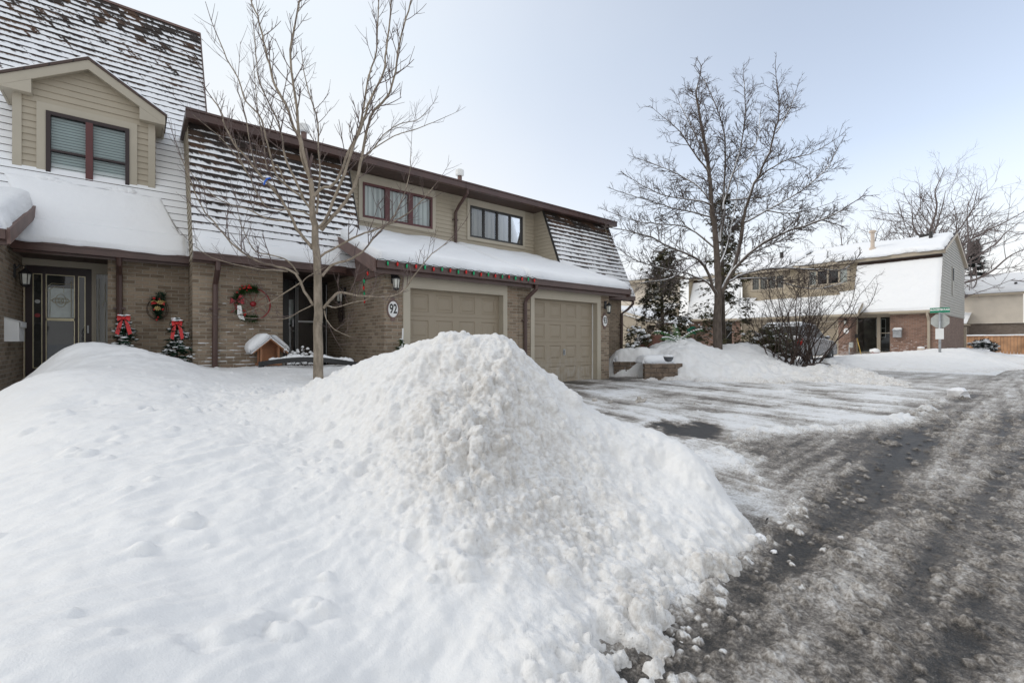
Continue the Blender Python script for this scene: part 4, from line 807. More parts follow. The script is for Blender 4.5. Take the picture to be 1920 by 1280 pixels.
# dormer
DY = 11.30; X0, X1 = -1.64, .24; xc = -.70; zp = 6.52
dm = MB(); lap(dm, X0 + .1, X1 - .1, 4.2, 5.86, DY, [(-1.25, -.137, 4.28, 5.52)])
lap(dm, lambda z: max(X0 + .1, xc - (6.55 - z) / .61), lambda z: min(X1 - .1, xc + (6.55 - z) / .61), 5.86, zp, DY)
for s_, xx in ((-1, X0), (1, X1)):
    q = MB(lambda a, b, z, xx=xx, s_=s_: (xx - s_ * b, a, z)); lap(q, lambda z: DY, lambda z: max(DY + .01, yz(z)), 4.1, 5.9, 0); off = len(dm.v); dm.v += q.v; dm.f += [[i + off for i in f] for f in q.f]
dm.build('dormer_wall', m_siding, h91)
t = MB(); t.box(X0 - .01, X0 + .1, DY - .03, DY + .06, 4.15, 5.86); t.build('corner_post', m_trim, h91); t = MB(); t.box(X1 - .1, X1 + .01, DY - .03, DY + .06, 4.15, 5.86); t.build('corner_post', m_trim, h91)
casing(h91, -1.25, -.137, 4.28, 5.52, DY - .006, ident, m_trim, .115, .13, .026)
window(h91, -1.25, -.137, 4.28, 5.52, DY - .01, ident, m_doorwood, (.5,), (.46,), .06, .10, .04, m_blind, .07, m_dim)
mu = MB(); mu.box(-1.25 + 1.113 * .5 - .05, -1.25 + 1.113 * .5 + .05, DY - .062, DY - .052, 4.33, 5.46); mu.build('mullion', m_maroon, h91)
# dormer roof with boxed eaves
ov = .16; fx0, fx1 = X0 - ov, X1 + ov; FY = DY - .17; sl = .61
zz = lambda x: 6.60 - abs(x - xc) * sl
EB = zz(fx0) - .05 - .17
r = MB(); TH = .05
for sx in (fx0 - .03, fx1 + .03):
    yb2 = yz(zz(sx)); yp2 = yz(zz(xc))
    r.poly([(sx, FY - .02, zz(sx)), (xc, FY - .02, zz(xc)), (xc, yp2 + .1, zz(xc)), (sx, yb2 + .1, zz(sx))]); r.poly([(sx, FY - .02, zz(sx) - TH), (xc, FY - .02, zz(xc) - TH), (xc, yp2 + .1, zz(xc) - TH), (sx, yb2 + .1, zz(sx) - TH)])
    r.poly([(sx, FY - .02, zz(sx) - TH), (xc, FY - .02, zz(xc) - TH), (xc, FY - .02, zz(xc)), (sx, FY - .02, zz(sx))]); r.poly([(sx, FY - .02, zz(sx) - TH), (sx, yb2, zz(sx) - TH), (sx, yb2, zz(sx)), (sx, FY - .02, zz(sx))])
r.build('dormer_roof', m_sofx, h91)
t = MB(); fd = .17
def chev(a, b, lo):
    return [(a, zz(a) - TH - .002), (b, zz(b) - TH - .002), (b, zz(b) - TH - lo), (a, zz(a) - TH - lo)]
t.prism(chev(fx0, xc, fd), FY, FY + .035, 1); t.prism(chev(xc, fx1, fd), FY, FY + .035, 1)
rt = X0 + .23; lt = X1 - .23
t.prism([(fx0, EB), (rt, EB), (rt, zz(rt) - TH - fd - .003)], FY + .002, DY - .005, 1)
t.prism([(fx1, EB), (lt, zz(lt) - TH - fd - .003), (lt, EB)], FY + .002, DY - .005, 1)
for sx, d_ in ((fx0, 1), (fx1, -1)): t.box(min(sx, sx + .035 * d_), max(sx, sx + .035 * d_), FY + .04, yz(5.9), EB + .003, zz(sx) - TH - .003)
t.build('dormer_fascia', m_trim, h91)
t = MB(); t.poly([(fx0 + .03, FY + .036, zz(fx0 + .03) - TH - fd + .03), (xc, FY + .036, zz(xc) - TH - fd + .03), (xc, DY, zz(xc) - TH - fd + .03), (fx0 + .03, DY, zz(fx0 + .03) - TH - fd + .03)]); t.poly([(fx1 - .03, FY + .036, zz(fx1 - .03) - TH - fd + .03), (xc, FY + .036, zz(xc) - TH - fd + .03), (xc, DY, zz(xc) - TH - fd + .03), (fx1 - .03, DY, zz(fx1 - .03) - TH - fd + .03)])
t.box(fx0 + .04, X0, DY - .03, yz(5.8), EB + .004, EB + .012); t.box(X1, fx1 - .04, DY - .03, yz(5.8), EB + .004, EB + .012); t.build('dormer_soffit', m_trim, h91)
sn = MB()
for sx in (fx0 - .02, fx1 + .02):
    P = [(sx, FY, zz(sx)), (xc, FY, zz(xc)), (xc, yz(zz(xc)) + .05, zz(xc)), (sx, yz(zz(sx)) + .05, zz(sx))]
    snow_sheet(sn, P[0], P[1], P[2], P[3], .045, 20, 20, 50, .05, .02, .4)
sn.build('dormer_snow', m_snow, h91, True); sn = MB()
for i in range(13):
    u = i / 12; sn.blob((-1.27 + 1.15 * u, DY - .08, 4.25 + .05 * math.cos(u * 6.28)), (.13, .10, .085), 2, .25, 53 + i)
sn.build('sill_snow', m_snow, h91, True)
downspout(h91, [(-.27, 10.56, 2.98), (-.27, 10.60, 2.86), (-.27, 10.84, 2.7), (-.27, 10.84, .8)], m_brown, .046, [(-.27, 10.83, 2.1)])
# ------------------------------------------------------------------ far house row (facade faces -x)
HX = 32.0
tfh = lambda a, b, z: (HX + b, a, z)
def far_unit(root, A, sg, n, brick_m, sid, snowy=True):
    """A: outer end on y, sg: direction; local a measured from the outer end"""
    tf = lambda a, b, z: (HX + b, A + sg * a, z); T = tf
    w = MB(tf); wall(w, 0, 2.02, .4, 3.1, 0); pw_ = MB(tf); wall(pw_, 3.62, 4.2, .4, 2.95, -.8); pw_.poly([(3.62, -.8, .4), (3.62, .6, .4), (3.62, .6, 3.0), (3.62, -.8, 3.0)]); pw_.build('garage_pier', brick_m, root); w.poly([(2.02, 0, .4), (2.02, .4, .4), (2.02, .4, 3.1), (2.02, 0, 3.1)]); w.build('wall', brick_m, root)
    t = MB(tf); t.box(2.02, 3.62, .30, .40, 2.86, 3.0); t.box(2.02, 2.08, .28, .40, .8, 2.86); t.box(3.56, 3.62, .28, .40, .8, 2.86); t.box(2.50, 2.66, .28, .40, .8, 2.86); t.box(2.08, 2.50, .28, .40, .8, .92); t.box(2.66, 3.56, .28, .40, .8, .92); t.box(2.08, 2.5, .29, .36, 1.95, 1.99); t.build('porch_frame', m_trim_h, root)
    g = MB(tf); g.poly([(2.08, .36, .92), (2.5, .36, .92), (2.5, .36, 2.86), (2.08, .36, 2.86)]); g.poly([(2.66, .36, .92), (3.56, .36, .92), (3.56, .36, 2.86), (2.66, .36, 2.86)]); g.build('pane', m_glass, root)
    g = MB(tf); g.poly([(2.02, 1.8, .6), (3.62, 1.8, .6), (3.62, 1.8, 3), (2.02, 1.8, 3)]); g.poly([(2.02, .4, .6), (2.02, 1.8, .6), (2.02, 1.8, 3), (2.02, .4, 3)]); g.poly([(3.62, .6, .6), (3.62, 1.8, .6), (3.62, 1.8, 3), (3.62, .6, 3)]); g.poly([(2.02, -.5, 3.0), (3.62, -.5, 3), (3.62, 1.8, 3), (2.02, 1.8, 3)]); g.build('vestibule', m_dim, root)
    g = MB(tf); g.box(2.55, 2.97, 1.70, 1.79, 1.75, 2.8); i1 = g.build('inner_window', m_dark, root)
    g = MB(tf)
    for q in ((2.53, 2.56, 1.73, 2.82), (2.96, 2.99, 1.73, 2.82), (2.56, 2.96, 1.73, 1.76), (2.56, 2.96, 2.79, 2.82), (2.745, 2.765, 1.76, 2.79), (2.56, 2.745, 2.26, 2.28), (2.765, 2.96, 2.26, 2.28)): g.box(q[0], q[1], 1.67, 1.70, q[2], q[3])
    g.build('muntins', m_white, i1)
    g = MB(tf); wall(g, 4.2, 6.95, .4, 2.95, -.8, [(4.28, 6.7, .3, 2.6)]); g.build('garage_trim', m_trim_h, root)
    garage_door(root, 4.28, 6.7, .5, 2.6, -.72, tf, m_gdoor, 4, 4, False)
    e = MB(tf); e.box(.0 - .03, 3.25, -.34, -.22, 3.02, 3.14); e.box(-.03, 3.62, -.22, -.18, 2.96, 3.14); e.poly([(0, -.2, 3.0), (3.6, -.2, 3.0), (3.6, .02, 3.0), (0, .02, 3.0)]); e.build('gutter', m_trim_h, root)
    e = MB(tf); e.box(3.2, 6.95, -1.18, -1.06, 2.92, 3.04); e.box(3.2, 6.95, -1.06, -1.02, 2.86, 3.06); e.poly([(3.2, -1.04, 2.88), (6.95, -1.04, 2.88), (6.95, -.79, 2.88), (3.2, -.79, 2.88)]); e.build('garage_gutter', m_trim_h, root)
    zr = lambda b: 3.05 + (b + 1.12) * .62
    r = MB(lambda u, w_, a: (HX + u, A + sg * a, w_))
    r = MB(); 
    def P(b, a, z): return (HX + b, A + sg * a, z)
    r.poly([P(-1.12, 3.2, zr(-1.12)), P(-1.12, 6.95, zr(-1.12)), P(.75, 6.95, zr(.75)), P(.75, 3.2, zr(.75))]); r.build('garage_roof', m_soffit, root)
    k = MB(); k.poly([P(-1.15, 3.2, 2.9), P(.1, 3.2, 3.72), P(.1, 3.2, 3.92), P(-1.15, 3.2, 3.12)]); k.poly([P(-1.15, 3.16, 2.9), P(.1, 3.16, 3.72), P(.1, 3.16, 3.92), P(-1.15, 3.16, 3.12)]); k.poly([P(-1.15, 3.16, 2.9), P(-1.15, 3.2, 2.9), P(-1.15, 3.2, 3.12), P(-1.15, 3.16, 3.12)]); k.build('rake_board', m_trim_h, root)
    my = lambda z: -.28 + (z - 3.12) * (1.0) / 3.0
    c = MB(tf); c.poly([(0, my(3.12), 3.12), (3.65, my(3.12), 3.12), (3.65, my(6.1), 6.1), (0, my(6.1), 6.1)]); c.build('front_slope', m_soffit, root)
    s = MB(tf); wins = [(4.12, 6.22, 5.0, 5.92)] if n == 1 else [(4.25, 6.3, 5.0, 5.9)]
    lap(s, 3.6, 6.95, 4.0, 6.15, .80, wins, .13, .02); s.box(6.80, 6.94, .74, .79, 4.2, 6.1) if n == 1 else None
    s.build('upper_siding', sid, root)
    s = MB(tf); lap(s, 3.6, 3.75, 3.5, 6.1, .55); 
    for a0, a1, z0, z1 in wins:
        casing(root, a0, a1, z0, z1, .78, tf, m_trim_h, .07, .16, .025)
        window(root, a0, a1, z0, z1, .78, tf, m_trim_h, (.22, .5, .78) if n == 1 else (.25, .5, .75), (), .05, .09, .03, m_shut if n == 1 else m_greycurtain, .08, m_dark, cur=[(a0, a0 + .5), (a1 - .5, a1)] if n == 1 else None)
    # gable roof with low slope
    RX, RZ = 4.4, 7.75; EX, EZ = -.35 + .75, 6.14
    EX = .42
    e = MB(tf); a_end = -.16
    e.box(a_end, 6.95, EX - .05, EX + .0, EZ - .02, EZ + .17); e.poly([(a_end, EX, EZ), (6.95, EX, EZ), (6.95, .82, EZ), (a_end, .82, EZ)]); e.build('upper_fascia', m_trim_h, root)
    r = MB(tf)
    for q in (((EX - .06, EZ + .16), (RX, RZ)), ((8.8, EZ + .16), (RX, RZ))):
        (b0, z0), (b1, z1) = q; r.poly([(a_end, b0, z0), (6.95, b0, z0), (6.95, b1, z1), (a_end, b1, z1)]); r.poly([(a_end, b0, z0 - .04), (6.95, b0, z0 - .04), (6.95, b1, z1 - .04), (a_end, b1, z1 - .04)])
    r.build('roof', m_soffit, root)
    sn = MB()
    snow_sheet(sn, P(EX - .10, a_end, EZ + .17), P(EX - .10, 6.95, EZ + .17), P(RX, 6.95, RZ), P(RX, a_end, RZ), .17, 60, 24, 60 + n, .22, .22, .6)
    snow_sheet(sn, P(8.8, a_end, EZ + .17), P(8.8, 6.95, EZ + .17), P(RX, 6.95, RZ), P(RX, a_end, RZ), .16, 20, 12, 62 + n, .16, .05, .25)
    snow_sheet(sn, P(my(3.1) - .03, -.03, 3.13), P(my(3.1) - .03, 3.68, 3.13), P(my(5.95), 3.68, 5.95), P(my(5.95), -.03, 5.95), .10, 36, 30, 64 + n, .10, .03, .18)
    snow_sheet(sn, P(-1.16, 3.2, zr(-1.16) + .01), P(-1.16, 6.95, zr(-1.16) + .01), P(.78, 6.95, zr(.78)), P(.78, 3.2, zr(.78)), .15, 36, 24, 66 + n, .15, .04, .2)
    snow_sheet(sn, P(-.2, 3.0, 3.2), P(-.2, 3.9, 3.3), P(.78, 4.6, 4.5), P(.2, 2.7, 4.6), .16, 16, 16, 68 + n, .35, .04, .2)
    sn.build('roof_snow', m_snow, root, True)
    return P
h1 = thing('townhouse', 'red brick corner house with grey gable end behind the street sign', 'townhouse', (33, 7.5, .6), 'townhouses across the side street')
P1 = far_unit(h1, 4.16, 1, 1, m_brick_h, m_siding_h)
# gable end facing the road
w = MB(); w.poly([(HX, 4.16, .4), (HX + 8.6, 4.16, .4), (HX + 8.6, 4.16, 2.96), (HX, 4.16, 2.96)]); w.build('gable_brick', m_brick_h2, h1)
s = MB(lambda a, b, z: (HX + a, 4.14 + b, z))
lo = lambda z: (-.28 + (z - 3.12) / 3.0) if z < 6.1 else .5 + (z - 6.2) * 2.5
hi = lambda z: 8.6 if z < 6.2 else 8.6 - (z - 6.2) * 2.6
lap(s, lambda z: max(-.25, lo(z)), hi, 2.93, 7.72, 0, (), .15, .026); s.build('gable_siding', m_siding_g, h1)
g = MB(); g.box(35.55, 36.05, 4.09, 4.13, 4.1, 5.75); gw = g.build('gable_window', m_siding_g, h1); g = MB(); g.box(35.62, 35.98, 4.08, 4.09, 4.95, 5.65); g.build('pane', m_dark, gw)
r = MB(); 
for b0, z0, b1, z1 in ((.36, 6.16, 4.4, 7.62), (8.8, 6.16, 4.4, 7.62)): r.poly([(HX + b0, 3.99, z0), (HX + b1, 3.99, z1), (HX + b1, 3.99, z1 + .17), (HX + b0, 3.99, z0 + .17)]); r.poly([(HX + b0, 3.99, z0), (HX + b1, 3.99, z1), (HX + b1, 4.14, z1), (HX + b0, 4.14, z0)])
r.build('rake_board', m_trim_h, h1)
downspout(h1, [(31.72, 4.62, 3.03), (31.75, 4.60, 2.85), (31.92, 4.58, 2.6), (31.92, 4.58, .7)], m_trim_h, .06)
g = MB(); g.box(40.55, 40.75, 4.05, 4.2, .5, 2.4); g.build('corner_downspout', m_trim_h, h1)
def far_pipe(x, y, z0, z1, m, r, cap=True):
    v = MB().lathe([(r * 1.7, z0 - .2), (r * 1.7, z0 + .12), (r, z0 + .2), (r, z1)], (x, y, 0), 10).build('vent_pipe', m, h1)
    if cap: MB().lathe([(r * 1.1, z1 - .02), (r * 1.8, z1), (r * 1.8, z1 + .1), (r, z1 + .14)], (x, y, 0), 10).build('vent_cap', m_pvc, v)
far_pipe(33.66, 7.31, 6.9, 7.95, m_pvc, .10); far_pipe(34.98, 4.93, 7.2, 7.75, m_bronze, .09, False)
b = MB(); b.box(35.4, 35.9, 4.9, 5.5, 7.55, 7.75); b.build('roof_vent', m_bronze, h1)
h2 = thing('townhouse', 'beige sided house joined to the corner house, mostly behind the bare shrub', 'townhouse', (33, 14.5, .5), 'townhouses across the side street')
P2 = far_unit(h2, 18.06, -1, 2, m_brick_h, m_siding_h)
w = MB(lambda a, b, z: (HX + a, 18.06 + b, z)); lap(w, 0, 8.6, .4, 6.2, 0, (), .15, .02); w.build('end_siding', m_siding_h, h2)
v = MB().lathe([(.1, 7.0), (.1, 7.7)], (34.6, 12.6, 0), 10).build('vent_pipe', m_bronze, h2)
# next pair, further left behind the cedars
h3 = thing('townhouse', 'pinkish beige house seen between the end wall and the cedars', 'townhouse', (31, 22, .5), 'townhouses across the side street')
w = MB(lambda a, b, z: (30.2 + b, a, z)); wall(w, 18.4, 26, .4, 3.2, 1.5); w.build('wall', m_brick_h, h3)
w = MB(lambda a, b, z: (30.2 + b, a, z)); lap(w, 18.4, 26, 4.0, 6.2, 1.2, [(20.1, 21.4, 4.75, 5.75)], .13, .02); w.build('upper_siding', m_siding_p, h3)
window(h3, 20.1, 21.4, 4.75, 5.75, 31.38, lambda a, b, z: (b, a, z), m_siding_p, (.5,), (), .06, .1, .03, m_greycurtain, .1, m_dim)
w = MB(); w.poly([(28.4, 18.4, 2.9), (28.4, 26, 2.9), (31.4, 26, 4.3), (31.4, 18.4, 4.3)]); w.poly([(28.5, 18.6, 2.9), (31.6, 18.6, 2.9), (31.6, 18.6, 4.2)]); w.poly([(28.6, 19.0, .3), (28.6, 26, .3), (28.6, 26, 2.9), (28.6, 19.0, 2.9)]); w.build('garage_wall', m_trim_h, h3)
w = MB(); w.box(30.7, 32.0, 18.3, 26, 6.18, 6.4); w.poly([(30.7, 18.3, 6.4), (30.7, 26, 6.4), (36, 26, 8.0), (36, 18.3, 8.0)]); w.build('roof', m_trim_h, h3)
sn = MB(); snow_sheet(sn, (28.3, 18.4, 2.95), (28.3, 26, 2.95), (31.4, 26, 4.35), (31.4, 18.4, 4.35), .2, 24, 14, 80, .2); snow_sheet(sn, (30.6, 18.3, 6.42), (30.6, 26, 6.42), (36, 26, 8.02), (36, 18.3, 8.02), .2, 20, 14, 81, .2); sn.build('roof_snow', m_snow, h3, True)
# small white-gabled garage right behind house 93
h4 = thing('garage', 'small low garage with snow covered roof just past the end brick wall', 'garage', (24, 15.5, .5))
w = MB(); w.box(22.9, 26, 14.6, 18.5, .3, 2.45); w.poly([(22.89, 14.6, 2.45), (22.89, 18.5, 2.45), (22.89, 18.5, 3.5)]); w.build('wall', m_trim_h, h4)
w = MB(); w.prism([(14.3, 2.42), (18.6, 3.58), (18.6, 3.72), (14.3, 2.56)], 22.7, 22.86); w.build('rake_board', m_siding_p, h4)
sn = MB(); snow_sheet(sn, (22.75, 14.3, 2.58), (26, 14.3, 2.58), (26, 18.6, 3.74), (22.75, 18.6, 3.74), .16, 16, 20, 83, .2); sn.build('roof_snow', m_snow, h4, True)
# far house beyond the fence
hf = thing('house', 'cream sided house with snowy roof beyond the wooden fence', 'house', (63, 5, .8))
w = MB(lambda a, b, z: (62 + b, a, z)); lap(w, 2.5, 16, 3.2, 5.95, 0, (), .2, .03); w.build('siding', m_siding_p, hf)
w = MB(lambda a, b, z: (62 + b, a, z)); lap(w, -6, 2.3, 3.2, 5.95, .6, (), .2, .03); w.build('side_wing', m_siding_g, hf)
w = MB(); w.box(62.2, 70, -6, 16, .6, 3.2); w.build('wall', m_brick_g, hf)
w = MB(); w.box(61.6, 61.8, -6.2, 16, 5.8, 6.0); w.poly([(61.6, -6.2, 6), (61.6, 16, 6), (67, 16, 8.2), (67, -6.2, 8.2)]); w.box(58.5, 62.2, 5.9, 12, 3.0, 3.12); w.build('roof', m_trim_h, hf)
w = MB(); w.box(58.6, 62.2, 6.0, 12, .6, 3.0); w.build('garage_wall', m_brick_g, hf)
sn = MB(); snow_sheet(sn, (61.5, -6.2, 6.02), (61.5, 16, 6.02), (67, 16, 8.22), (67, -6.2, 8.22), .25, 30, 10, 85, .3); snow_sheet(sn, (58.4, 5.8, 3.13), (58.4, 12, 3.13), (62, 12, 4.3), (62, 5.8, 4.3), .2, 12, 10, 86, .3); sn.build('roof_snow', m_snow, hf, True)
v = MB().lathe([(.12, 6.6), (.12, 7.2), (.3, 7.3), (.3, 7.6)], (63, 1.3, 0), 8).build('chimney', m_pvc, hf); v = MB().lathe([(.1, 6.3), (.1, 7.0)], (62.8, 3.0, 0), 8).build('vent_pipe', m_bronze, hf)
# fence
fn = thing('fence', 'orange-brown board fence with snow along its top rail', 'fence', (48, 3, .6))
p = MB(); rn = random.Random(2)
for i in range(110):
    y = -8.5 + i * .165; o = rn.uniform(0, .02) + (.035 if i % 2 else 0); p.box(48 + o, 48.03 + o, y, y + .15, .6, 1.86)
p.build('board_panel', m_fence, fn)
for i in range(8):
    y = -8.6 + i * 2.45; p = MB(); p.box(47.98, 48.11, y, y + .11, .5, 1.98); p.build('post', m_fence, fn)
p = MB(); p.box(47.96, 48.12, -8.6, 9.6, 1.87, 1.92); p.build('rail', m_fence, fn)
sn = MB(); snow_sheet(sn, (47.95, -8.6, 1.925), (47.95, 9.6, 1.925), (48.13, 9.6, 1.925), (48.13, -8.6, 1.925), .07, 80, 4, 88, .06, .02, .4); sn.build('snow_cap', m_snow, fn, True)
# ------------------------------------------------------------------ wall lamps
def lamp(loc, axis, label, s=1.0, m=m_blackmetal):
    """carriage lantern on a wall; axis = outward direction"""
    x, y, z = loc; dx, dy = axis
    t = thing('wall_lamp', label, 'wall lamp', loc, 'wall lanterns')
    def q(o, u, h): return (x + dx * o - dy * u, y + dy * o + dx * u, z + h)
    b = MB(lambda o, u, h: q(o * s, u * s, h * s)); b.box(0, .02, -.045, .045, -.02, .20); b.tube([(.01, 0, .12), (.06, 0, .19), (.13, 0, .18), (.13, 0, .12)], .012, 6); b.build('bracket', m, t)
    def fr(mb, prof, n=6):
        rg = []
        for r, h in prof: rg.append([mb.p(.13 + r * math.cos(k * 6.2832 / n), r * math.sin(k * 6.2832 / n), h) for k in range(n)])
        for i in range(len(rg) - 1):
            for k in range(n): l = (k + 1) % n; mb.f.append([rg[i][k], rg[i][l], rg[i + 1][l], rg[i + 1][k]])
        mb.f.append(rg[0][::-1]); mb.f.append(rg[-1])
    g = MB(lambda o, u, h: q(o * s, u * s, h * s)); fr(g, [(.050, -.12), (.066, .05)]); g.build('glass', m_lamp, t)
    c = MB(lambda o, u, h: q(o * s, u * s, h * s)); fr(c, [(.088, .05), (.085, .065), (.035, .12), (.012, .15)])
    fr(c, [(.02, -.17), (.055, -.145), (.058, -.12)])
    for k in range(6):
        a = k * 1.0472; c.tube([(.13 + .054 * math.cos(a), .054 * math.sin(a), -.125), (.13 + .070 * math.cos(a), .070 * math.sin(a), .055)], .006, 4)
    c.build('cage', m, t); return t
lamp((-1.6, 11.07, 2.58), (1, 0), 'black lantern beside the storm door with sidelights')
lamp((3.62, 10.35, 2.52), (-1, 0), 'dark lantern inside the porch on the side wall near the wreath')
lamp((3.80, 8.25, 2.64), (0, -1), 'dark lantern above the oval plaque numbered 92')
lamp((10.16, 8.25, 2.44), (0, -1), 'black lantern above the oval plaque numbered 93')
lamp((31.2, 8.0, 2.62), (-1, 0), 'small black lantern above the round plaque numbered 1')
# ------------------------------------------------------------------ number plaques
def text(body, size, m, parent, name, tf, ext=.004, ser=0.0):
    cu = bpy.data.curves.new(name, 'FONT'); cu.body = body; cu.size = size; cu.align_x = 'CENTER'; cu.align_y = 'CENTER'; cu.extrude = ext; cu.offset = ser
    o = bpy.data.objects.new(name, cu); COL.objects.link(o); bpy.context.view_layer.update()
    dg = bpy.context.evaluated_depsgraph_get(); me = bpy.data.meshes.new_from_object(o.evaluated_get(dg)); bpy.data.objects.remove(o); bpy.data.curves.remove(cu)
    org = ORG[parent.name]
    for v in me.vertices: v.co = Vector(tf(v.co.x, v.co.y, v.co.z)) - org
    me.materials.clear(); me.materials.append(m); ob = bpy.data.objects.new(name, me); COL.objects.link(ob); ob.parent = parent; ORG[ob.name] = org; return ob
def plaque(loc, axis, num, rx, rz, label, size, narrow=.62):
    x, y, z = loc; dx, dy = axis
    t = thing('house_number_plaque', label, 'number plaque', loc, 'house number plaques')
    q = lambda u, h, o: (x + dx * o - dy * u, y + dy * o + dx * u, z + h)
    def disc(mb, rx, rz, o0, o1, n=32):
        A = [mb.p(rx * math.cos(k * 6.2832 / n), rz * math.sin(k * 6.2832 / n), o0) for k in range(n)]; B = [mb.p(rx * .97 * math.cos(k * 6.2832 / n), rz * .97 * math.sin(k * 6.2832 / n), o1) for k in range(n)]
        mb.f.append(A); mb.f.append(B)
        for k in range(n): l = (k + 1) % n; mb.f.append([A[k], A[l], B[l], B[k]])
    b = MB(q); disc(b, rx, rz, 0, .02); disc(b, rx * .3, rz * .22, 0, .012)
    for sgn in (1, -1):
        k = MB(lambda u, h, o: q(u, h + sgn * rz * 1.08, o)); disc(k, rx * .38, rz * .16, 0, .014); o_ = len(b.v); b.v += k.v; b.f += [[i + o_ for i in f] for f in k.f]
    b.build('backing', m_brown2, t); f = MB(q); disc(f, rx * .80, rz * .84, .02, .026); f.build('face', m_white, t)
    text(num, size, m_black, t, 'number', lambda u, h, o: q(u * narrow * (-1 if False else 1), h, .027 + o), .002, .006)
    return t
plaque((3.79, 8.25, 2.12), (0, -1), '92', .125, .185, 'oval white plaque numbered 92 on the garage brick', .25)
plaque((10.13, 8.25, 2.08), (0, -1), '93', .120, .185, 'oval white plaque numbered 93 beside the garage door with the metal handle', .24)
plaque((31.2, 7.98, 2.10), (-1, 0), '1', .155, .185, 'round white plaque numbered 1 on red brick', .25, .8)
# ------------------------------------------------------------------ mailboxes
mb_ = thing('mailbox', 'white flat mailbox on the brick side wall below the lantern', 'mailbox', (-1.6, 10.6, 1.5))
b = MB(); b.prism([(-1.6, 1.5), (-1.44, 1.5), (-1.44, 1.80), (-1.6, 1.86)], 10.36, 10.78, 1); b.build('box', m_white, mb_); b = MB(); b.prism([(-1.6, 1.865), (-1.425, 1.80), (-1.425, 1.72), (-1.418, 1.72), (-1.418, 1.808), (-1.6, 1.875)], 10.35, 10.79, 1); b.build('lid', m_white, mb_)
mb2 = thing('mailbox', 'grey metal mailbox with snow on its lid on red brick', 'mailbox', (31.95, 5.85, 1.75))
b = MB(); b.box(31.78, 32.0, 5.66, 6.02, 1.72, 2.12); b.build('box', m_galv, mb2); b = MB(); b.prism([(31.75, 2.08), (32, 2.18), (32, 2.22), (31.75, 2.14)], 5.63, 6.05, 1); b.build('lid', m_galv, mb2)
sn = MB(); snow_sheet(sn, (31.75, 5.64, 2.14), (31.75, 6.04, 2.14), (32, 6.04, 2.22), (32, 5.64, 2.22), .05, 8, 6, 90, .06); sn.build('snow_cap', m_snow, mb2, True)
# ------------------------------------------------------------------ trees
def limb_pts(L): return [Vector((x / 100, y / 100, z / 100)) for x, y, z in L]
def smooth_path(P, sub=3):
    o = []
    for i in range(len(P) - 1):
        p0, p1, p2, p3 = P[max(i - 1, 0)], P[i], P[i + 1], P[min(i + 2, len(P) - 1)]
        for k in range(sub):
            t = k / sub; o.append(.5 * ((2 * p1) + (p2 - p0) * t + (2 * p0 - 5 * p1 + 4 * p2 - p3) * t * t + (3 * p1 - p0 - 3 * p2 + p3) * t ** 3))
    o.append(P[-1]); return o
def perp(t, rn):
    v = Vector((rn.uniform(-1, 1), rn.uniform(-1, 1), rn.uniform(-1, 1))); v -= t * v.dot(t); return v.normalized() if v.length > 1e-3 else Vector((1, 0, 0))
def twig(mb, p, d, L, r, rn, up, depth, nsub, wig=.25, tip=.5, n=4, maxz=99):
    seg = max(2, int(L / (.10 if depth else .13)) if L < 1 else 6); pts = [p.copy()]; q = p.copy(); d = d.normalized()
    for i in range(seg):
        d = (d + Vector((rn.gauss(0, wig), rn.gauss(0, wig), rn.gauss(0, wig) + up)) * (1.0 / seg)).normalized(); q = q + d * (L / seg); pts.append(q.copy())
    mb.tube(pts, [r * (1 - (1 - tip) * i / seg) for i in range(seg + 1)], n if depth else 3, False)
    if depth > 0:
        for k in range(nsub):
            i = rn.uniform(.25, .95) * seg; j = min(seg - 1, int(i)); base = pts[j].lerp(pts[j + 1], i - j); t = (pts[j + 1] - pts[j]).normalized()
            dd = (t * .75 + perp(t, rn) * rn.uniform(.5, .9)).normalized()
            twig(mb, base, dd, L * rn.uniform(.35, .6), r * .68, rn, up, depth - 1, max(2, nsub - 1), wig, tip, n)
def deco(limb, mb, r0, r1, rn, dens, Lm, up, depth, nsub, start=.25, tr=.55, wig=.25, rmin=.003):
    n = len(limb); tot = sum((limb[i + 1] - limb[i]).length for i in range(n - 1)); m = int(tot * dens); acc = [0]
    for i in range(n - 1): acc.append(acc[-1] + (limb[i + 1] - limb[i]).length)
    for k in range(m):
        s = (start + (1 - start) * (k + rn.random()) / m) * tot
        j = max(0, min(n - 2, int(np.searchsorted(acc, s) - 1))); f = (s - acc[j]) / max(1e-6, acc[j + 1] - acc[j]); p = limb[j].lerp(limb[j + 1], min(1, f)); t = (limb[j + 1] - limb[j]).normalized()
        rr = r0 + (r1 - r0) * s / tot
        dd = (t * rn.uniform(.5, .9) + perp(t, rn) * rn.uniform(.6, 1.) + Vector((0, 0, up * .6))).normalized()
        twig(mb, p, dd, Lm * rn.uniform(.45, 1.15) * (1 - .35 * s / tot), max(rmin, min(rr * tr, Lm * .014)), rn, up, depth, nsub, wig)
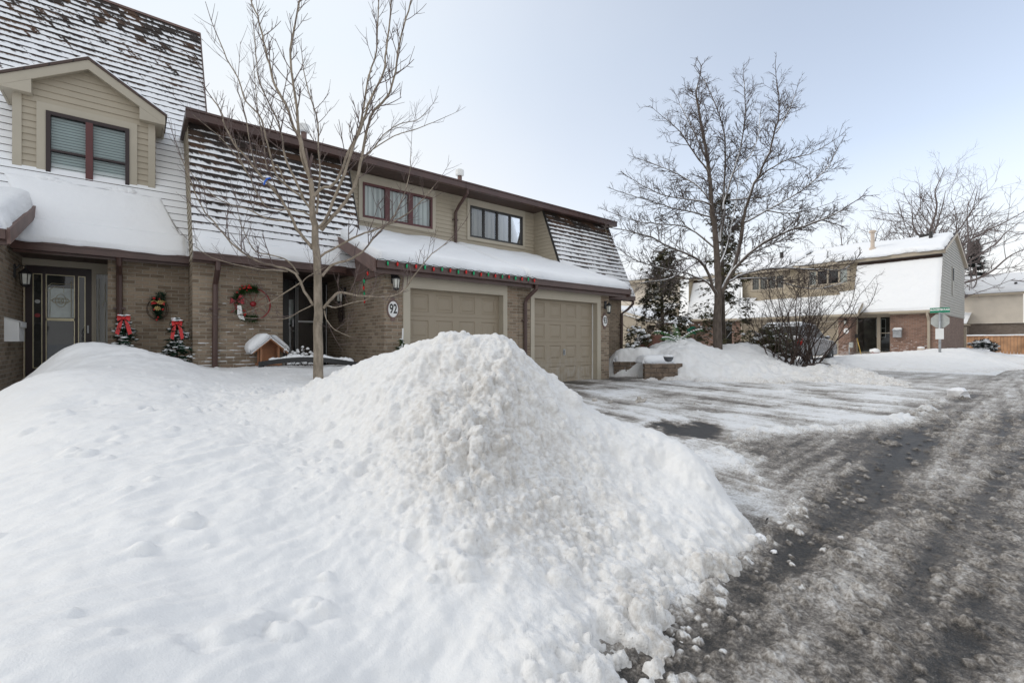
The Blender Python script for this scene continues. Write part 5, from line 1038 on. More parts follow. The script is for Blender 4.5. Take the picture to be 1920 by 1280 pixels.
    # leader continues
def traced_tree(name, label, data, cat, base, mt, mtw, dens, Lm, up, depth, nsub, seed, wig=.25, rmin=.003, sides=8, group=None, rs_=1.0):
    root = thing(name, label, cat, base, group); rn = random.Random(seed)
    tr = MB(); limbs = MB(); tw = MB()
    for i, (L, r0, r1) in enumerate(data):
        P = smooth_path(limb_pts(L), 3); r0 *= (rs_ if i else 1.0) / 1000; r1 *= rs_ / 1000; n = len(P)
        if i == 0:
            if P[0].z > base[2]: pass
            P[0] = P[0] - Vector((0, 0, .25))
        for k in range(1, n - 1): P[k] += Vector((rn.gauss(0, 1), rn.gauss(0, 1), rn.gauss(0, 1))) * min(.02, r0 * .18) * (1 if i else .4)
        rad = [r0 + (r1 - r0) * (k / (n - 1)) ** .85 for k in range(n)]
        if i == 0: rad[0] *= 1.12
        (tr if i == 0 else limbs).tube(P, rad, sides + 4 if i == 0 else sides, True)
        if i or len(L) > 9: deco(P, tw, r0, r1, rn, dens, Lm, up, depth, nsub, .22 if i else .45, .5, wig, rmin)
        twig(tw, P[-1], (P[-1] - P[-2]), Lm * .8, max(rmin, r1), rn, up * .6, depth, nsub, wig)
    tr.build('trunk', mt, root, True); limbs.build('limbs', mt, root, True); tw.build('crown', mtw, root, True); return root
yt = traced_tree('young_tree', 'young bare tree with many upswept branches in the front yard snow', FT, 'tree', (2.3, 7.82, .6), m_barkf, m_twigf, 6.2, .62, .50, 1, 3, 11, .13, .0031, rs_=.76)
g = MB(); b = Vector((1.82, 8.02, 1.35)); 
rb = thing('ribbon', 'small blue ribbon tied to a branch of the young tree', 'ribbon', (1.55, 8.0, 4.1))
bt = traced_tree('bare_tree', 'large spreading bare tree on the snowbank past the garages', BT, 'tree', (14.75, 7.31, 1.0), m_barkb, m_twigb, 10.5, .82, .12, 2, 4, 23, .22, .0037, rs_=.86)
def wild_tree(name, label, base, h, spread, seed, mt, nl=7, dens=2.2, group=None, trunk_h=.22, r=.22, depth=2, nsub=4, tw=.012, lean=(0, 0)):
    rn = random.Random(seed); root = thing(name, label, 'tree', base, group); t = MB(); c = MB(); B = Vector(base)
    tp = [B + Vector((lean[0] * k / 4, lean[1] * k / 4, h * trunk_h * k / 4)) for k in range(5)]; t.tube([B - Vector((0, 0, .3))] + tp, [r * 1.2, r, r * .95, r * .92, r * .9, r * .85], 9)
    for i in range(nl):
        a = i * 6.2832 / nl + rn.uniform(-.3, .3); el = rn.uniform(.35, 1.3); L = h * (1 - trunk_h) * rn.uniform(.75, 1.05) * (.72 + .28 * math.sin(el))
        d = Vector((math.cos(a) * math.cos(el) * spread, math.sin(a) * math.cos(el) * spread, math.sin(el))).normalized(); q = tp[rn.choice((3, 4, 4))].copy(); P = [q.copy()]
        for k in range(9): d = (d + Vector((rn.gauss(0, .16), rn.gauss(0, .16), rn.gauss(0, .13) + .05))).normalized(); q = q + d * L / 9; P.append(q.copy())
        P = smooth_path(P, 2); r0 = r * rn.uniform(.4, .62); c_ = t; c_.tube(P, [r0 * (1 - .9 * k / (len(P) - 1)) + tw * .6 for k in range(len(P))], 6)
        deco(P, c, r0, tw, rn, dens, h * .26, .12, depth, nsub, .12, .5, .4, tw)
    t.build('trunk', mt, root, True); c.build('crown', mt, root, True); return root
wild_tree('bare_tree', 'broad bare tree rising behind the roof of the corner house', (66, 15, .5), 16.5, 1.1, 5, m_barkd, 8, 1.35, 'bare trees beyond the corner house', .3, .26, 2, 4, .012)
wild_tree('bare_tree', 'tall forked bare tree above the ridge end of the corner house', (67, 9.8, .5), 20.0, .95, 8, m_barkd, 8, 1.35, 'bare trees beyond the corner house', .42, .28, 2, 4, .012)
wild_tree('bare_tree', 'wide bare tree with arching boughs reaching over the fence and cream house', (60, 7.0, .5), 17.0, 1.25, 14, m_barkd, 10, 1.3, 'bare trees beyond the corner house', .36, .19, 2, 4, .010)
wild_tree('sapling', 'thin bare saplings beside the end wall downspout', (13.6, 9.3, .9), 2.6, .7, 31, m_twigf, 7, 2.5, None, .12, .02, 1, 3, .006)
# ------------------------------------------------------------------ evergreens
def spray(mb, p, d, L, rn, n=5, w=.26, droop=.3):
    """a flat fan of short leafy shoots"""
    d = d.normalized(); u = d.cross(Vector((0, 0, 1))); u = u.normalized() if u.length > .05 else Vector((1, 0, 0)); v = u.cross(d)
    for k in range(n):
        a = (k - (n - 1) / 2) * rn.uniform(.28, .45); e = (d * math.cos(a) + u * math.sin(a) + v * rn.gauss(0, .18) - Vector((0, 0, droop * rn.random()))).normalized(); s = e.cross(v).normalized() * L * w * .5; l = L * rn.uniform(.6, 1.1)
        m1 = p + e * l * .5; mb.poly([p, m1 + s, p + e * l, m1 - s])
def conifer(root, c, h, rad, nb, rn, mb, sn, tk, L=.16, shape=1.0, dens=6, droop=.25, z_lo=.05, snowp=.4, sw=.10, gap=0.0, fan=5, rnd=False):
    C = Vector(c); tk.tube([C - Vector((0, 0, .1)), C + Vector((0, 0, h * .5)), C + Vector((0, 0, h * .97))], [rad * .10, rad * .06, .008], 7)
    for i in range(nb):
        t = z_lo + (1 - z_lo) * rn.random() ** 1.15; 
        if gap and math.sin(t * 31) < gap - .6 and rn.random() < .8: continue
        a = rn.uniform(0, 6.2832); R_ = rad * (math.sqrt(max(0, 1 - (2 * t * .97 - .75) ** 2 / 1.6)) if rnd else (1 - t) ** shape) * rn.uniform(.5, 1.15) + .03
        b0 = C + Vector((0, 0, h * t)); tip = b0 + Vector((math.cos(a) * R_, math.sin(a) * R_, -R_ * droop + R_ * .12)); mb.tube([b0, b0.lerp(tip, .6), tip], [.008, .006, .003], 3, False)
        for k in range(dens):
            f = rn.uniform(.25, 1.0); p = b0.lerp(tip, f); dd = (tip - b0).normalized() + perp((tip - b0).normalized(), rn) * .7
            spray(mb, p, dd, L * rn.uniform(.6, 1.2), rn, fan, .30, droop)
            if rn.random() < snowp: 
                s_ = sw * rn.uniform(.45, 1.1); sn.blob((p.x, p.y, p.z + L * .12), (s_, s_ * rn.uniform(.6, 1), s_ * .38), 1, .5, rn.random() * 50)
def evergreen(name, label, cat, c, h, rad, nb, seed, leafm, bark_m, group=None, **k):
    rn = random.Random(seed); root = thing(name, label, cat, c, group); mb, sn, tk = MB(), MB(), MB(); conifer(root, c, h, rad, nb, rn, mb, sn, tk, **k)
    tk.build('trunk', bark_m, root, True); mb.build('crown', leafm, root); sn.build('snow', m_snow, root, True); return root
def cedar(name, label, c, h, rad, ncl, seed, lo=.08, per=34, top=.35, L=.15, group='dark evergreens on the snowbank', cat='evergreen', leafm=None, snowp=.35, cr=.30):
    """loose drooping crown: foliage clumps hung on a few limbs round the stem"""
    rn = random.Random(seed); root = thing(name, label, cat, c, group); mb, sn, tk = MB(), MB(), MB(); C = Vector(c)
    tk.tube([C - Vector((0, 0, .2)), C + Vector((rn.gauss(0, .05), rn.gauss(0, .05), h * .5)), C + Vector((rn.gauss(0, .1), rn.gauss(0, .1), h * .98))], [rad * .09, rad * .06, .012], 7)
    for i in range(ncl):
        t = lo + (1 - lo) * (i + rn.random()) / ncl; a = rn.uniform(0, 6.2832); R_ = rad * (top + (1 - top) * (1 - t)) * math.sqrt(rn.uniform(.05, 1.1)) * (1 if t < .93 else .4)
        p = C + Vector((math.cos(a) * R_, math.sin(a) * R_, h * t)); tk.tube([C + Vector((0, 0, max(.05, h * t - R_ * .4))), p.lerp(C + Vector((0, 0, h * t)), .4) + Vector((0, 0, .03)), p], [.014, .010, .005], 4, False)
        k_ = cr * rn.uniform(.6, 1.25)
        for j in range(int(per * rn.uniform(.6, 1.2))):
            q = p + Vector((rn.gauss(0, k_ * .5), rn.gauss(0, k_ * .5), rn.gauss(0, k_ * .42))); out = Vector((q.x - C.x, q.y - C.y, 0)); out = out.normalized() if out.length > .01 else Vector((1, 0, 0))
            spray(mb, q, out * .7 + Vector((rn.gauss(0, .5), rn.gauss(0, .5), rn.uniform(-.8, .25))), L * rn.uniform(.6, 1.3), rn, 6, .24, .6)
        if rn.random() < snowp:
            for j in range(rn.randrange(2, 5)): s_ = rn.uniform(.04, .10); sn.blob((p.x + rn.gauss(0, k_ * .5), p.y + rn.gauss(0, k_ * .5), p.z + k_ * rn.uniform(.1, .6)), (s_, s_ * rn.uniform(.6, 1), s_ * .5), 1, .6, rn.random() * 50)
    tk.build('trunk', m_barkb, root, True); mb.build('crown', leafm or m_cedar, root); sn.build('snow', m_snow, root, True); return root
cedar('cedar_tree', 'snow dusted cedar in front of the pinkish house, nearest the brick end wall', (15.7, 9.9, .8), 4.2, 1.05, 95, 3, top=.45)
cedar('cedar_tree', 'taller loose cedar standing directly behind the large bare trunk', (17.6, 8.5, .8), 6.4, 1.25, 70, 4, top=.30)
cedar('cedar_tree', 'low spreading cedar between the large bare trunk and the parked car', (18.2, 7.2, .7), 1.35, 1.15, 30, 6, top=.8)
cedar('evergreen_bush', 'round snow clumped evergreen bush beside the end wall downspout', (12.35, 8.7, .85), 1.05, .40, 30, 7, top=.8, per=30, L=.10, group=None, cat='bush', snowp=.9, cr=.16)
cedar('evergreen_bush', 'dark evergreen bush at the foot of the tangled bare shrub', (16.5, 6.35, .72), .95, .60, 30, 9, top=.7, per=34, L=.12, group=None, cat='bush', snowp=.6, cr=.2)
evergreen('spruce_tree', 'dark spruce standing beside the grey gable of the corner house', 'evergreen', (78.3, 7.1, .5), 13.2, 4.4, 250, 12, m_spruce, m_barkd, None, L=.65, shape=1.0, dens=6, droop=.12, snowp=.10, sw=.35, z_lo=.1)
evergreen('juniper_bush', 'low snow laden juniper at the corner of the fence', 'bush', (42.2, 3.4, .8), .75, .95, 50, 13, m_spruce, m_barks, None, L=.3, shape=.4, dens=6, droop=.1, snowp=.5, sw=.2, z_lo=.1)
for (x, y, z, h, lab, bz, sd_) in ((-.20, 10.38, 1.02, .92, 'small artificial pine below the downspout with a loose red bow', 1.90, 21), (.52, 10.02, .98, .95, 'small artificial pine in the brick corner with a flat red bow', 1.82, 22)):
    r_ = evergreen('christmas_tree', lab, 'christmas tree', (x, y, z), h, .27, 120, sd_, m_xmas, m_barks, 'small decorated pines by the wall', L=.085, shape=.8, dens=6, droop=.12, snowp=.36, sw=.05, z_lo=.02, fan=6)
    b = MB(); yy = y - .07; w = .72 if sd_ == 21 else .62
    for sgn in (-1, 1):
        b.f.append([b.p(x, yy - .03, bz), b.p(x + sgn * .10 * w, yy - .05, bz + .075), b.p(x + sgn * .125 * w, yy - .02, bz + .02), b.p(x + sgn * .11 * w, yy - .05, bz - .055)]); b.f.append([b.p(x, yy, bz), b.p(x + sgn * .10 * w, yy + .03, bz + .07), b.p(x + sgn * .125 * w, yy - .02, bz + .02), b.p(x + sgn * .11 * w, yy + .02, bz - .05)])
        b.f.append([b.p(x + sgn * .01, yy - .02, bz - .01), b.p(x + sgn * .075, yy - .05, bz - .10), b.p(x + sgn * .155 * w, yy - .08, bz - .26), b.p(x + sgn * .085 * w, yy - .09, bz - .29), b.p(x + sgn * .02, yy - .05, bz - .10)])
    b.blob((x, yy - .035, bz), (.03, .025, .03), 1, .1); b.build('bow', m_red, r_)
    s_ = MB(); s_.blob((x - .06 * w, yy - .04, bz + .05), (.05, .02, .012), 1, .4, 3); s_.blob((x + .07 * w, yy - .04, bz + .055), (.05, .02, .012), 1, .4, 5); s_.build('snow_cap', m_snow, r_, True)
# bare shrub in front of the parked car
sh = thing('bare_shrub', 'tangled dark bare shrub in front of the parked grey car', 'shrub', (15.6, 5.3, .6)); rn = random.Random(77); st, tw = MB(), MB()
for i in range(50):
    bx, by = 15.75 + rn.gauss(0, .18), 5.35 + rn.gauss(0, .16) ; bx += (i % 3 - 1) * .30; by -= (i % 3 - 1) * .26
    p = Vector((bx, by, .55 + .25 * rn.random())); a = rn.uniform(0, 6.28); d = Vector((math.cos(a) * .62, math.sin(a) * .62, 1.)).normalized(); L = rn.uniform(1.3, 3.5); P = [p.copy()]
    for k in range(9): d = (d + Vector((rn.gauss(0, .16), rn.gauss(0, .16), rn.gauss(0, .10) + .07))).normalized(); p = p + d * L / 9; P.append(p.copy())
    P = smooth_path(P, 2); r0 = rn.uniform(.012, .024); st.tube(P, [r0 * (1 - .75 * k / (len(P) - 1)) for k in range(len(P))], 5); deco(P, tw, r0, .004, rn, 5.5, .66, .15, 1, 3, .42, .5, .34, .0038)
for e_ in ((.5, -.55, .2), (.75, -.1, .35), (-.1, -.6, .15)):      # stems bent down onto the snow
    p = Vector((15.6, 5.1, .75)); P = [p + Vector((e_[0] * t * 1.3, e_[1] * t * 1.3, .75 * math.sin(t * 2.6) * e_[2] - .1 * t)) for t in np.linspace(0, 1, 9)]; st.tube(P, [.026, .024, .022, .02, .018, .016, .014, .012, .01], 6)
st.build('stems', m_barks, sh, True); tw.build('twigs', m_barks, sh, True)
# fern fronds / palm sprays on the snowbank
fp = thing('fern', 'snow topped green fern fronds arching over the snowbank by the clay urn', 'plant', (13.3, 7.75, 1.2)); lf, sn = MB(), MB(); tl = MB(); rn = random.Random(9)
def frond(mb, p, d, L, rn, wl=.13, bend=-.9, snow_=True):
    d = Vector(d).normalized(); P = [Vector(p)]; q = Vector(p)
    for k in range(10): d = (d + Vector((0, 0, bend / 10))).normalized(); q = q + d * L / 10; P.append(q.copy())
    mb.tube(P, .008, 4, False)
    for k in range(1, 11):
        t = (P[k] - P[k - 1]).normalized(); s = t.cross(Vector((0, 0, 1))).normalized(); wk = wl * (1 - .5 * abs(k / 10 - .4))
        for sg in (-1, 1):
            tip = P[k] + (s * sg + t * .5 - Vector((0, 0, .75))) * wk; mb.poly([P[k] - t * .018, tip - t * .006, tip + t * .008, P[k] + t * .018])
        if snow_ and rn.random() < .8: sn.blob(P[k] + Vector((0, 0, .012)), (.05, .04, .022), 1, .4, k)
for p, d, L in (((13.2, 7.85, 1.55), (-.6, .5, .8), .75), ((13.2, 7.85, 1.5), (-.75, .3, .6), .6), ((13.25, 7.8, 1.5), (.5, -.5, .9), .8), ((13.2, 7.8, 1.5), (.15, .2, 1), .6), ((13.1, 7.7, 1.35), (-.3, -.6, .1), .5), ((13.0, 7.6, 1.35), (.3, -.6, .15), .5), ((13.0, 7.8, 1.3), (-.6, .1, .15), .6)): frond(lf, p, d, L, rn)
for p, d, L in (((13.45, 7.65, 1.86), (.5, -.4, .7), .26), ((13.45, 7.65, 1.86), (.6, -.5, .1), .28)): frond(tl, p, d, L, rn, .10, -.8, False)
lf.build('fronds', m_fern, fp); tl.build('palm_leaves', m_teal, fp); sn.build('snow', m_snow, fp, True)
rp = thing('clay_urn', 'rust red clay urn behind the fern fronds', 'urn', (13.5, 9.0, 1.0)); b = MB().lathe([(.20, 0), (.33, .2), (.38, .4), (.36, .58), (.40, .62), (.40, .66)], (13.5, 9.0, 1.05), 24).build('urn_body', m_rust, rp, True)
bw = thing('bowl', 'grey clay bowl half sunk in snow on the nearer block planter', 'bowl', (10.83, 6.68, .95)); b = MB().lathe([(.02, 0), (.08, .02), (.115, .08), (.125, .13), (.135, .135), (.12, .12)], (10.83, 6.68, .96), 20).build('bowl_body', m_bowl, bw, True); sn = MB(); sn.blob((10.86, 6.71, 1.10), (.14, .14, .05), 2, .2, 2); sn.build('snow_cap', m_snow, bw, True)
def planter(p0, p1, p2, nrow, label):
    t = thing('planter_wall', label, 'planter', (*p0, .4), 'stacked block planters'); rn = random.Random(int(p0[0] * 10)); b = MB()
    def run(a, c, odd):
        a, c = Vector((*a, 0)), Vector((*c, 0)); L = (c - a).length; d = (c - a) / L; nrm = Vector((-d.y, d.x, 0)); 
        for r in range(nrow):
            x = -.16 * (r % 2); z0 = .40 + r * .125
            while x < L - .02:
                l, rr = max(0, x), min(L, x + .33); o = rn.uniform(-.012, .018)
                Q = [a + d * (l + .006) + nrm * o, a + d * (rr - .006) + nrm * o, a + d * (rr - .006) - nrm * .2, a + d * (l + .006) - nrm * .2]; i = [b.p(q.x, q.y, z) for z in (z0 + .005, z0 + .12) for q in Q]
                for f in ((0, 3, 2, 1), (4, 5, 6, 7), (0, 1, 5, 4), (1, 2, 6, 5), (2, 3, 7, 6), (3, 0, 4, 7)): b.f.append([i[k] for k in f])
                x += .33
    run(p0, p1, 0); run(p1, p2, 1); b.build('blocks', m_block, t); sn = MB(); c0, c1 = Vector((*p0, .40 + nrow * .125)), Vector((*p1, .40 + nrow * .125)); back = Vector((p2[0] - p1[0], p2[1] - p1[1], 0)); snow_sheet(sn, c0 - back * .02, c1 - back * .02, c1 + back, c0 + back, .22, 16, 12, 91, .2, .03, .3); sn.build('snow', m_snow, t, True)
planter((10.80, 7.46), (11.50, 6.88), (12.0, 7.5), 4, 'nearer block planter of four courses under the grey bowl')
planter((11.15, 8.75), (11.85, 8.02), (12.3, 8.5), 4, 'farther block planter beside the end wall of the brick garage')
# ------------------------------------------------------------------ wreaths and yard ornaments
def needles(mb, pts, n, L, rn, w=.12, spread=1.0):
    for i in range(n):
        p = Vector(pts[rn.randrange(len(pts))]); d = Vector((rn.gauss(0, 1), rn.gauss(0, .45) - .35, rn.gauss(0, 1))).normalized(); spray(mb, p, d, L * rn.uniform(.6, 1.2), rn, 4, w, .1)
wr = thing('wreath', 'pine swag with gold and red ribbon on the brick between the two small pines', 'wreath', (.28, 10.85, 1.9)); rn = random.Random(41); x, y, z = .28, 10.82, 2.13
b = MB(); ring(b, (x, z - .02), .155, .20, y, .004, 28); ring(b, (x - .02, z - .03), .15, .19, y - .01, .004, 28); b.build('grapevine_hoop', m_barks, wr, True)
b = MB(); P = [(x + .10 * math.sin(k) * (1 - k / 40), y - .03, z + .24 - .42 * k / 30) for k in range(30)]; needles(b, P, 420, .095, rn, .12); b.build('pine_sprays', m_garland if False else m_xmas, wr)
b = MB()
for q in ((-.06, .17, .035), (-.02, -.23, .03), (-.06, -.04, .025), (.07, -.03, .03), (-.085, .08, .03), (.02, .16, .022), (.0, -.18, .025)): b.blob((x + q[0], y - .08, z + q[1]), q[2] * .7, 1, .1)
for sg in (-1, 1): b.f.append([b.p(x, y - .085, z + .08), b.p(x + sg * .09, y - .1, z + .11), b.p(x + sg * .10, y - .09, z + .05)])
b.build('red_ornaments', m_red, wr)
b = MB()
for q in ((.03, .10), (-.01, -.015)):
    for k in range(9): a = k * .698; b.poly([(x + q[0], y - .105, z + q[1]), (x + q[0] + .05 * math.cos(a), y - .1, z + q[1] + .04 * math.sin(a)), (x + q[0] + .05 * math.cos(a + .4), y - .1, z + q[1] + .04 * math.sin(a + .4))])
for sg in (-1, 1): b.tube([(x, y - .1, z + .09), (x + sg * .06, y - .12, z + .13), (x + sg * .11, y - .115, z + .10)], .008, 5)
b.build('gold_flowers', m_gold, wr)
wh = thing('wheel_wreath', 'red wheel hoop with pine and tartan bow on the brick between downspout and dark door', 'wreath', (1.68, 10.0, 1.95)); x, y, z = 1.70, 9.93, 2.22; rn = random.Random(43)
b = MB(); ring(b, (x, z), .30, .30, y, .012, 40); b.lathe([(.05, -.03), (.05, .03)], (x, y, z), 14, 'y')
for k in range(10): a = k * .6283; b.tube([(x + .05 * math.cos(a), y, z + .05 * math.sin(a)), (x + .3 * math.cos(a), y, z + .3 * math.sin(a))], .0035, 4)
b.build('wheel', m_redmetal, wh, True)
b = MB(); P = [(x + .29 * math.cos(a), y - .03, z + .29 * math.sin(a)) for a in np.linspace(1.35, 3.0, 24)] + [(x + .29 * math.cos(a), y - .03, z + .29 * math.sin(a)) for a in np.linspace(3.5, 4.9, 16)] ; needles(b, P, 460, .115, rn, .13); b.build('pine_sprays', m_garland, wh)
b = MB()
for i in range(13): a = rn.uniform(1.7, 2.6); r_ = .29 + rn.gauss(0, .035); b.blob((x + r_ * math.cos(a), y - .08, z + r_ * math.sin(a)), .016, 1, .1)
for i in range(12): a = rn.uniform(3.6, 4.2); r_ = .25 + rn.gauss(0, .03); b.blob((x + r_ * math.cos(a), y - .08, z + r_ * math.sin(a)), .016, 1, .1)
b.build('berries', m_red, wh)
b = MB(); bx, bz = x - .28, z + .0
for sg in (-1, 1): b.f.append([b.p(bx, y - .09, bz + .02), b.p(bx + sg * .11, y - .12, bz + .10), b.p(bx + sg * .12, y - .1, bz - .03)]); b.f.append([b.p(bx, y - .09, bz + .0), b.p(bx + sg * .06, y - .12, bz - .16), b.p(bx + sg * .09 - .03, y - .1, bz - .20), b.p(bx - .03, y - .1, bz - .1)])
b.f.append([b.p(bx - .02, y - .1, bz + .02), b.p(bx + .05, y - .12, bz + .17), b.p(bx + .1, y - .1, bz + .13)]); b.build('tartan_bow', m_tartan, wh)
b = MB(); b.prism([(bx + .0, bz - .05), (bx + .06, bz - .05), (bx + .085, bz - .22), (bx + .0, bz - .22)], y - .15, y - .11, 1); b.prism([(bx - .0, bz - .22), (bx + .10, bz - .25), (bx + .12, bz - .32), (bx + .03, bz - .29)], y - .15, y - .11, 1); tag(b.build('skate_ornament', m_white, wh), 'white skate ornament')
sw = thing('swag', 'dark dried swag hanging on the side wall inside the porch', 'wreath', (3.62, 10.5, 1.9)); b = MB(); rn = random.Random(47)
for i in range(90): 
    k = rn.random(); yy = 10.52 + rn.choice((-1, 1)) * (.05 + .07 * math.sin(k * 3.1)); p = Vector((3.58, yy, 2.40 - .42 * k)); spray(b, p, Vector((-.3, rn.gauss(0, .4), -1)), .11, rn, 4, .14, .2)
b.build('dried_sprays', m_barks, sw)
# string of lights along the garage gutter
sl_ = thing('string_lights', 'string of red and green bulbs along the brown garage gutter', 'christmas lights', (5.2, 7.9, 2.9)); rn = random.Random(51)
cd = MB(); P = []
for i in range(60): P.append((3.36 + (7.2 - 3.36) * i / 59, 7.872, 2.985 + .012 * math.sin(i * 1.9)))
drop = [(3.34, 7.88, 2.99), (3.325, 8.15, 2.93), (3.33, 8.35, 2.82), (3.36, 8.6, 2.70), (3.45, 8.85, 2.60), (3.52, 9.0, 2.50), (3.55, 9.06, 2.36)]
cd.tube(P, .006, 5); cd.tube(drop, .006, 5)
cd.build('cord', m_xmas, sl_)
def bulb(x, y, z, m):
    o = MB().lathe([(.006, -.085), (.017, -.06), (.021, -.035), (.015, -.010), (.010, 0)], (x, y, z), 8).build('bulb', m, sl_, True); MB().lathe([(.012, -.012), (.013, .014), (.006, .022)], (x, y, z), 8).build('socket', m_black, o)
for i in range(20): bulb(3.52 + (7.13 - 3.52) * i / 19, 7.868, 2.965 + .01 * math.sin(i * 2.2), m_bulb_g if i % 2 == 0 else m_bulb_r)
for i, p in enumerate(drop[1:]): bulb(p[0], p[1] - .01, p[2], m_bulb_r if i % 2 else m_bulb_g)
# roofed bird feeder
bf = thing('bird_feeder', 'wooden gable-roofed feeder with thick snow on its roof', 'bird feeder', (1.90, 9.75, 1.0)); cx, cy, zt, zb_ = 1.93, 9.55, 1.58, 1.28
dx_, dy_ = .773, -.634      # ridge runs along the row normal
b = MB(); q = MB(lambda u, w, h: (cx + u, cy + w, h))
for sg in (-1, 1): q.poly([(0, -.02, zt), (sg * .30, -.02, zt - .27), (sg * .30, .42, zt - .27), (0, .42, zt)]); q.poly([(0, -.02, zt - .045), (sg * .30, -.02, zt - .315), (sg * .30, .42, zt - .315), (0, .42, zt - .045)]); q.poly([(0, -.02, zt), (sg * .30, -.02, zt - .27), (sg * .30, -.02, zt - .315), (0, -.02, zt - .045)])
q.build('gable_roof', m_cedarwood, bf)
q = MB(lambda u, w, h: (cx + u, cy + w, h))
for sg in (-1, 1): q.box(sg * .15 - .018, sg * .15 + .018, .06, .1, .9, zt - .17); q.box(sg * .15 - .018, sg * .15 + .018, .3, .34, .9, zt - .17)
q.box(-.2, .2, .04, .36, 1.05, 1.09); q.poly([(-.14, .3, 1.09), (.14, .3, 1.09), (.14, .3, zt - .17), (0, .3, zt - .05), (-.14, .3, zt - .17)]); q.box(-.03, .03, .15, .21, .6, 1.05); q.build('body', m_cedarwood, bf)
sn = MB(); snow_sheet(sn, (cx - .34, cy - .03, zt - .30), (cx + .02, cy - .03, zt + .02), (cx + .02, cy + .44, zt + .02), (cx - .34, cy + .44, zt - .30), .16, 14, 14, 95, .18, .01, .2); snow_sheet(sn, (cx - .02, cy - .03, zt + .02), (cx + .32, cy - .03, zt - .28), (cx + .32, cy + .44, zt - .28), (cx - .02, cy + .44, zt + .02), .10, 14, 14, 96, .14, .01, .2); sn.build('snow_cap', m_snow, bf, True)
# arched black bench back
bb = thing('garden_bench', 'black metal arched bench back poking out of the yard snow', 'bench', (2.4, 8.75, .9)); b = MB(); n = 24
A_, B_ = Vector((1.69, 9.30, 0)), Vector((3.15, 8.15, 0)); dd = (B_ - A_).normalized(); pe = Vector((dd.y, -dd.x, 0)) 
Pt = [A_.lerp(B_, k / n) + Vector((0, 0, 1.09 + .10 * math.sin(math.pi * k / n) - .03 * k / n)) for k in range(n + 1)]
for p, q in zip(Pt, Pt[1:]):
    i = [b.p(*(v + pe * s * .025 + Vector((0, 0, hh)))) for v in (p, q) for s in (-1, 1) for hh in (-.042, .042)]
    for f in ((0, 1, 3, 2), (4, 6, 7, 5), (0, 4, 5, 1), (2, 3, 7, 6), (1, 5, 7, 3), (0, 2, 6, 4)): b.f.append([i[k] for k in f])
b.build('top_rail', m_blackmetal, bb)
for e_, q_ in ((Pt[0], 1), (Pt[-1], -1)): b = MB(); v = e_ + dd * .04 * q_; b.box(v.x - .045, v.x + .045, v.y - .03, v.y + .03, .5, v.z + .045); b.build('post', m_blackmetal, bb)
b = MB()
for k in (.38, .50, .58):
    c = A_.lerp(B_, k) + Vector((0, 0, 1.07)); b.tube([c + dd * (.07 * math.cos(a)) + Vector((0, 0, .06 * math.sin(a))) for a in np.linspace(0, 3.14, 10)], .008, 5)
b.build('scrollwork', m_blackmetal, bb)
sn = MB(); 
for k in range(3, 22): p = Pt[k]; sn.blob((p.x + .03, p.y + .06, p.z + .04), (.09, .07, .045 + .02 * math.sin(k)), 1, .35, k)
sn.build('snow_cap', m_snow, bb, True)
ps = thing('snowy_plant', 'snow crusted stalks between the wooden feeder and the dark door', 'plant', (2.35, 9.6, 1.0)); b, sn = MB(), MB(); rn = random.Random(61)
for i in range(16): p = Vector((2.42 + rn.gauss(0, .12), 9.55 + rn.gauss(0, .08), 1.0)); P = [p, p + Vector((rn.gauss(0, .05), rn.gauss(0, .04), .16)), p + Vector((rn.gauss(0, .12), rn.gauss(0, .06), rn.uniform(.22, .42)))]; b.tube(P, .007, 4); [sn.blob(P[k].lerp(P[k + 1], f) + Vector((0, 0, .01)), (.035, .03, .028), 1, .5, i * 3 + k) for k in (0, 1) for f in (.4, .9)]
b.tube([(2.20, 9.55, .9), (2.19, 9.55, 1.42)], .012, 6)
b.build('stalks', m_barks, ps); sn.build('snow', m_snow, ps, True)
pp = thing('potted_evergreen', 'little evergreen and snowy stake by the garage jamb under plaque 92', 'plant', (3.85, 7.95, 1.0)); b, sn, tk = MB(), MB(), MB(); conifer(pp, (3.84, 7.95, 1.05), .5, .17, 30, random.Random(63), b, sn, tk, L=.09, snowp=.3, sw=.04); tk.tube([(3.86, 8.0, 1.0), (3.88, 8.0, 1.75)], .016, 6); tk.build('stake', m_white, pp); b.build('crown', m_garland, pp); sn.build('snow', m_snow, pp, True)
g = MB(); p = Vector((1.60, 8.17, 4.12)); g.tube([p, p + Vector((-.03, 0, -.05)), p + Vector((-.05, -.01, -.11))], .016, 5); g.tube([p, p + Vector((.05, 0, .02))], .014, 5); g.build('ribbon_body', m_blue, rb)
# ------------------------------------------------------------------ street sign
ss_ = thing('street_sign', 'stop sign seen from behind with green GLOUCESTER PLACE blade on one post', 'street sign', (26.9, 3.5, .7)); sx, sy = 26.9, 3.5
MB().tube([(sx, sy, .4), (sx, sy, 2.72)], .045, 10).build('post', m_galv, ss_, True)
def octo(mb, x0, x1, r, cz):
    P = [(sy + r * math.cos(R(22.5 + 45 * k)), cz + r * math.sin(R(22.5 + 45 * k))) for k in range(8)]; mb.prism(P, x0, x1, 0)
b = MB(); octo(b, sx + .05, sx + .056, .325, 2.39); b.build('stop_sign_plate', m_signback, ss_)
b = MB(); octo(b, sx + .058, sx + .062, .325, 2.39); b.build('stop_sign_front', m_red, ss_)
b = MB(); b.box(sx - .060, sx - .052, sy - .135, sy + .135, 1.60, 2.06); b.build('notice_plate', m_white, ss_)
b = MB(); b.box(sx - .008, sx + .008, sy - .32, sy + .32, 2.75, 2.965); gs = b.build('name_blade', m_green, ss_)
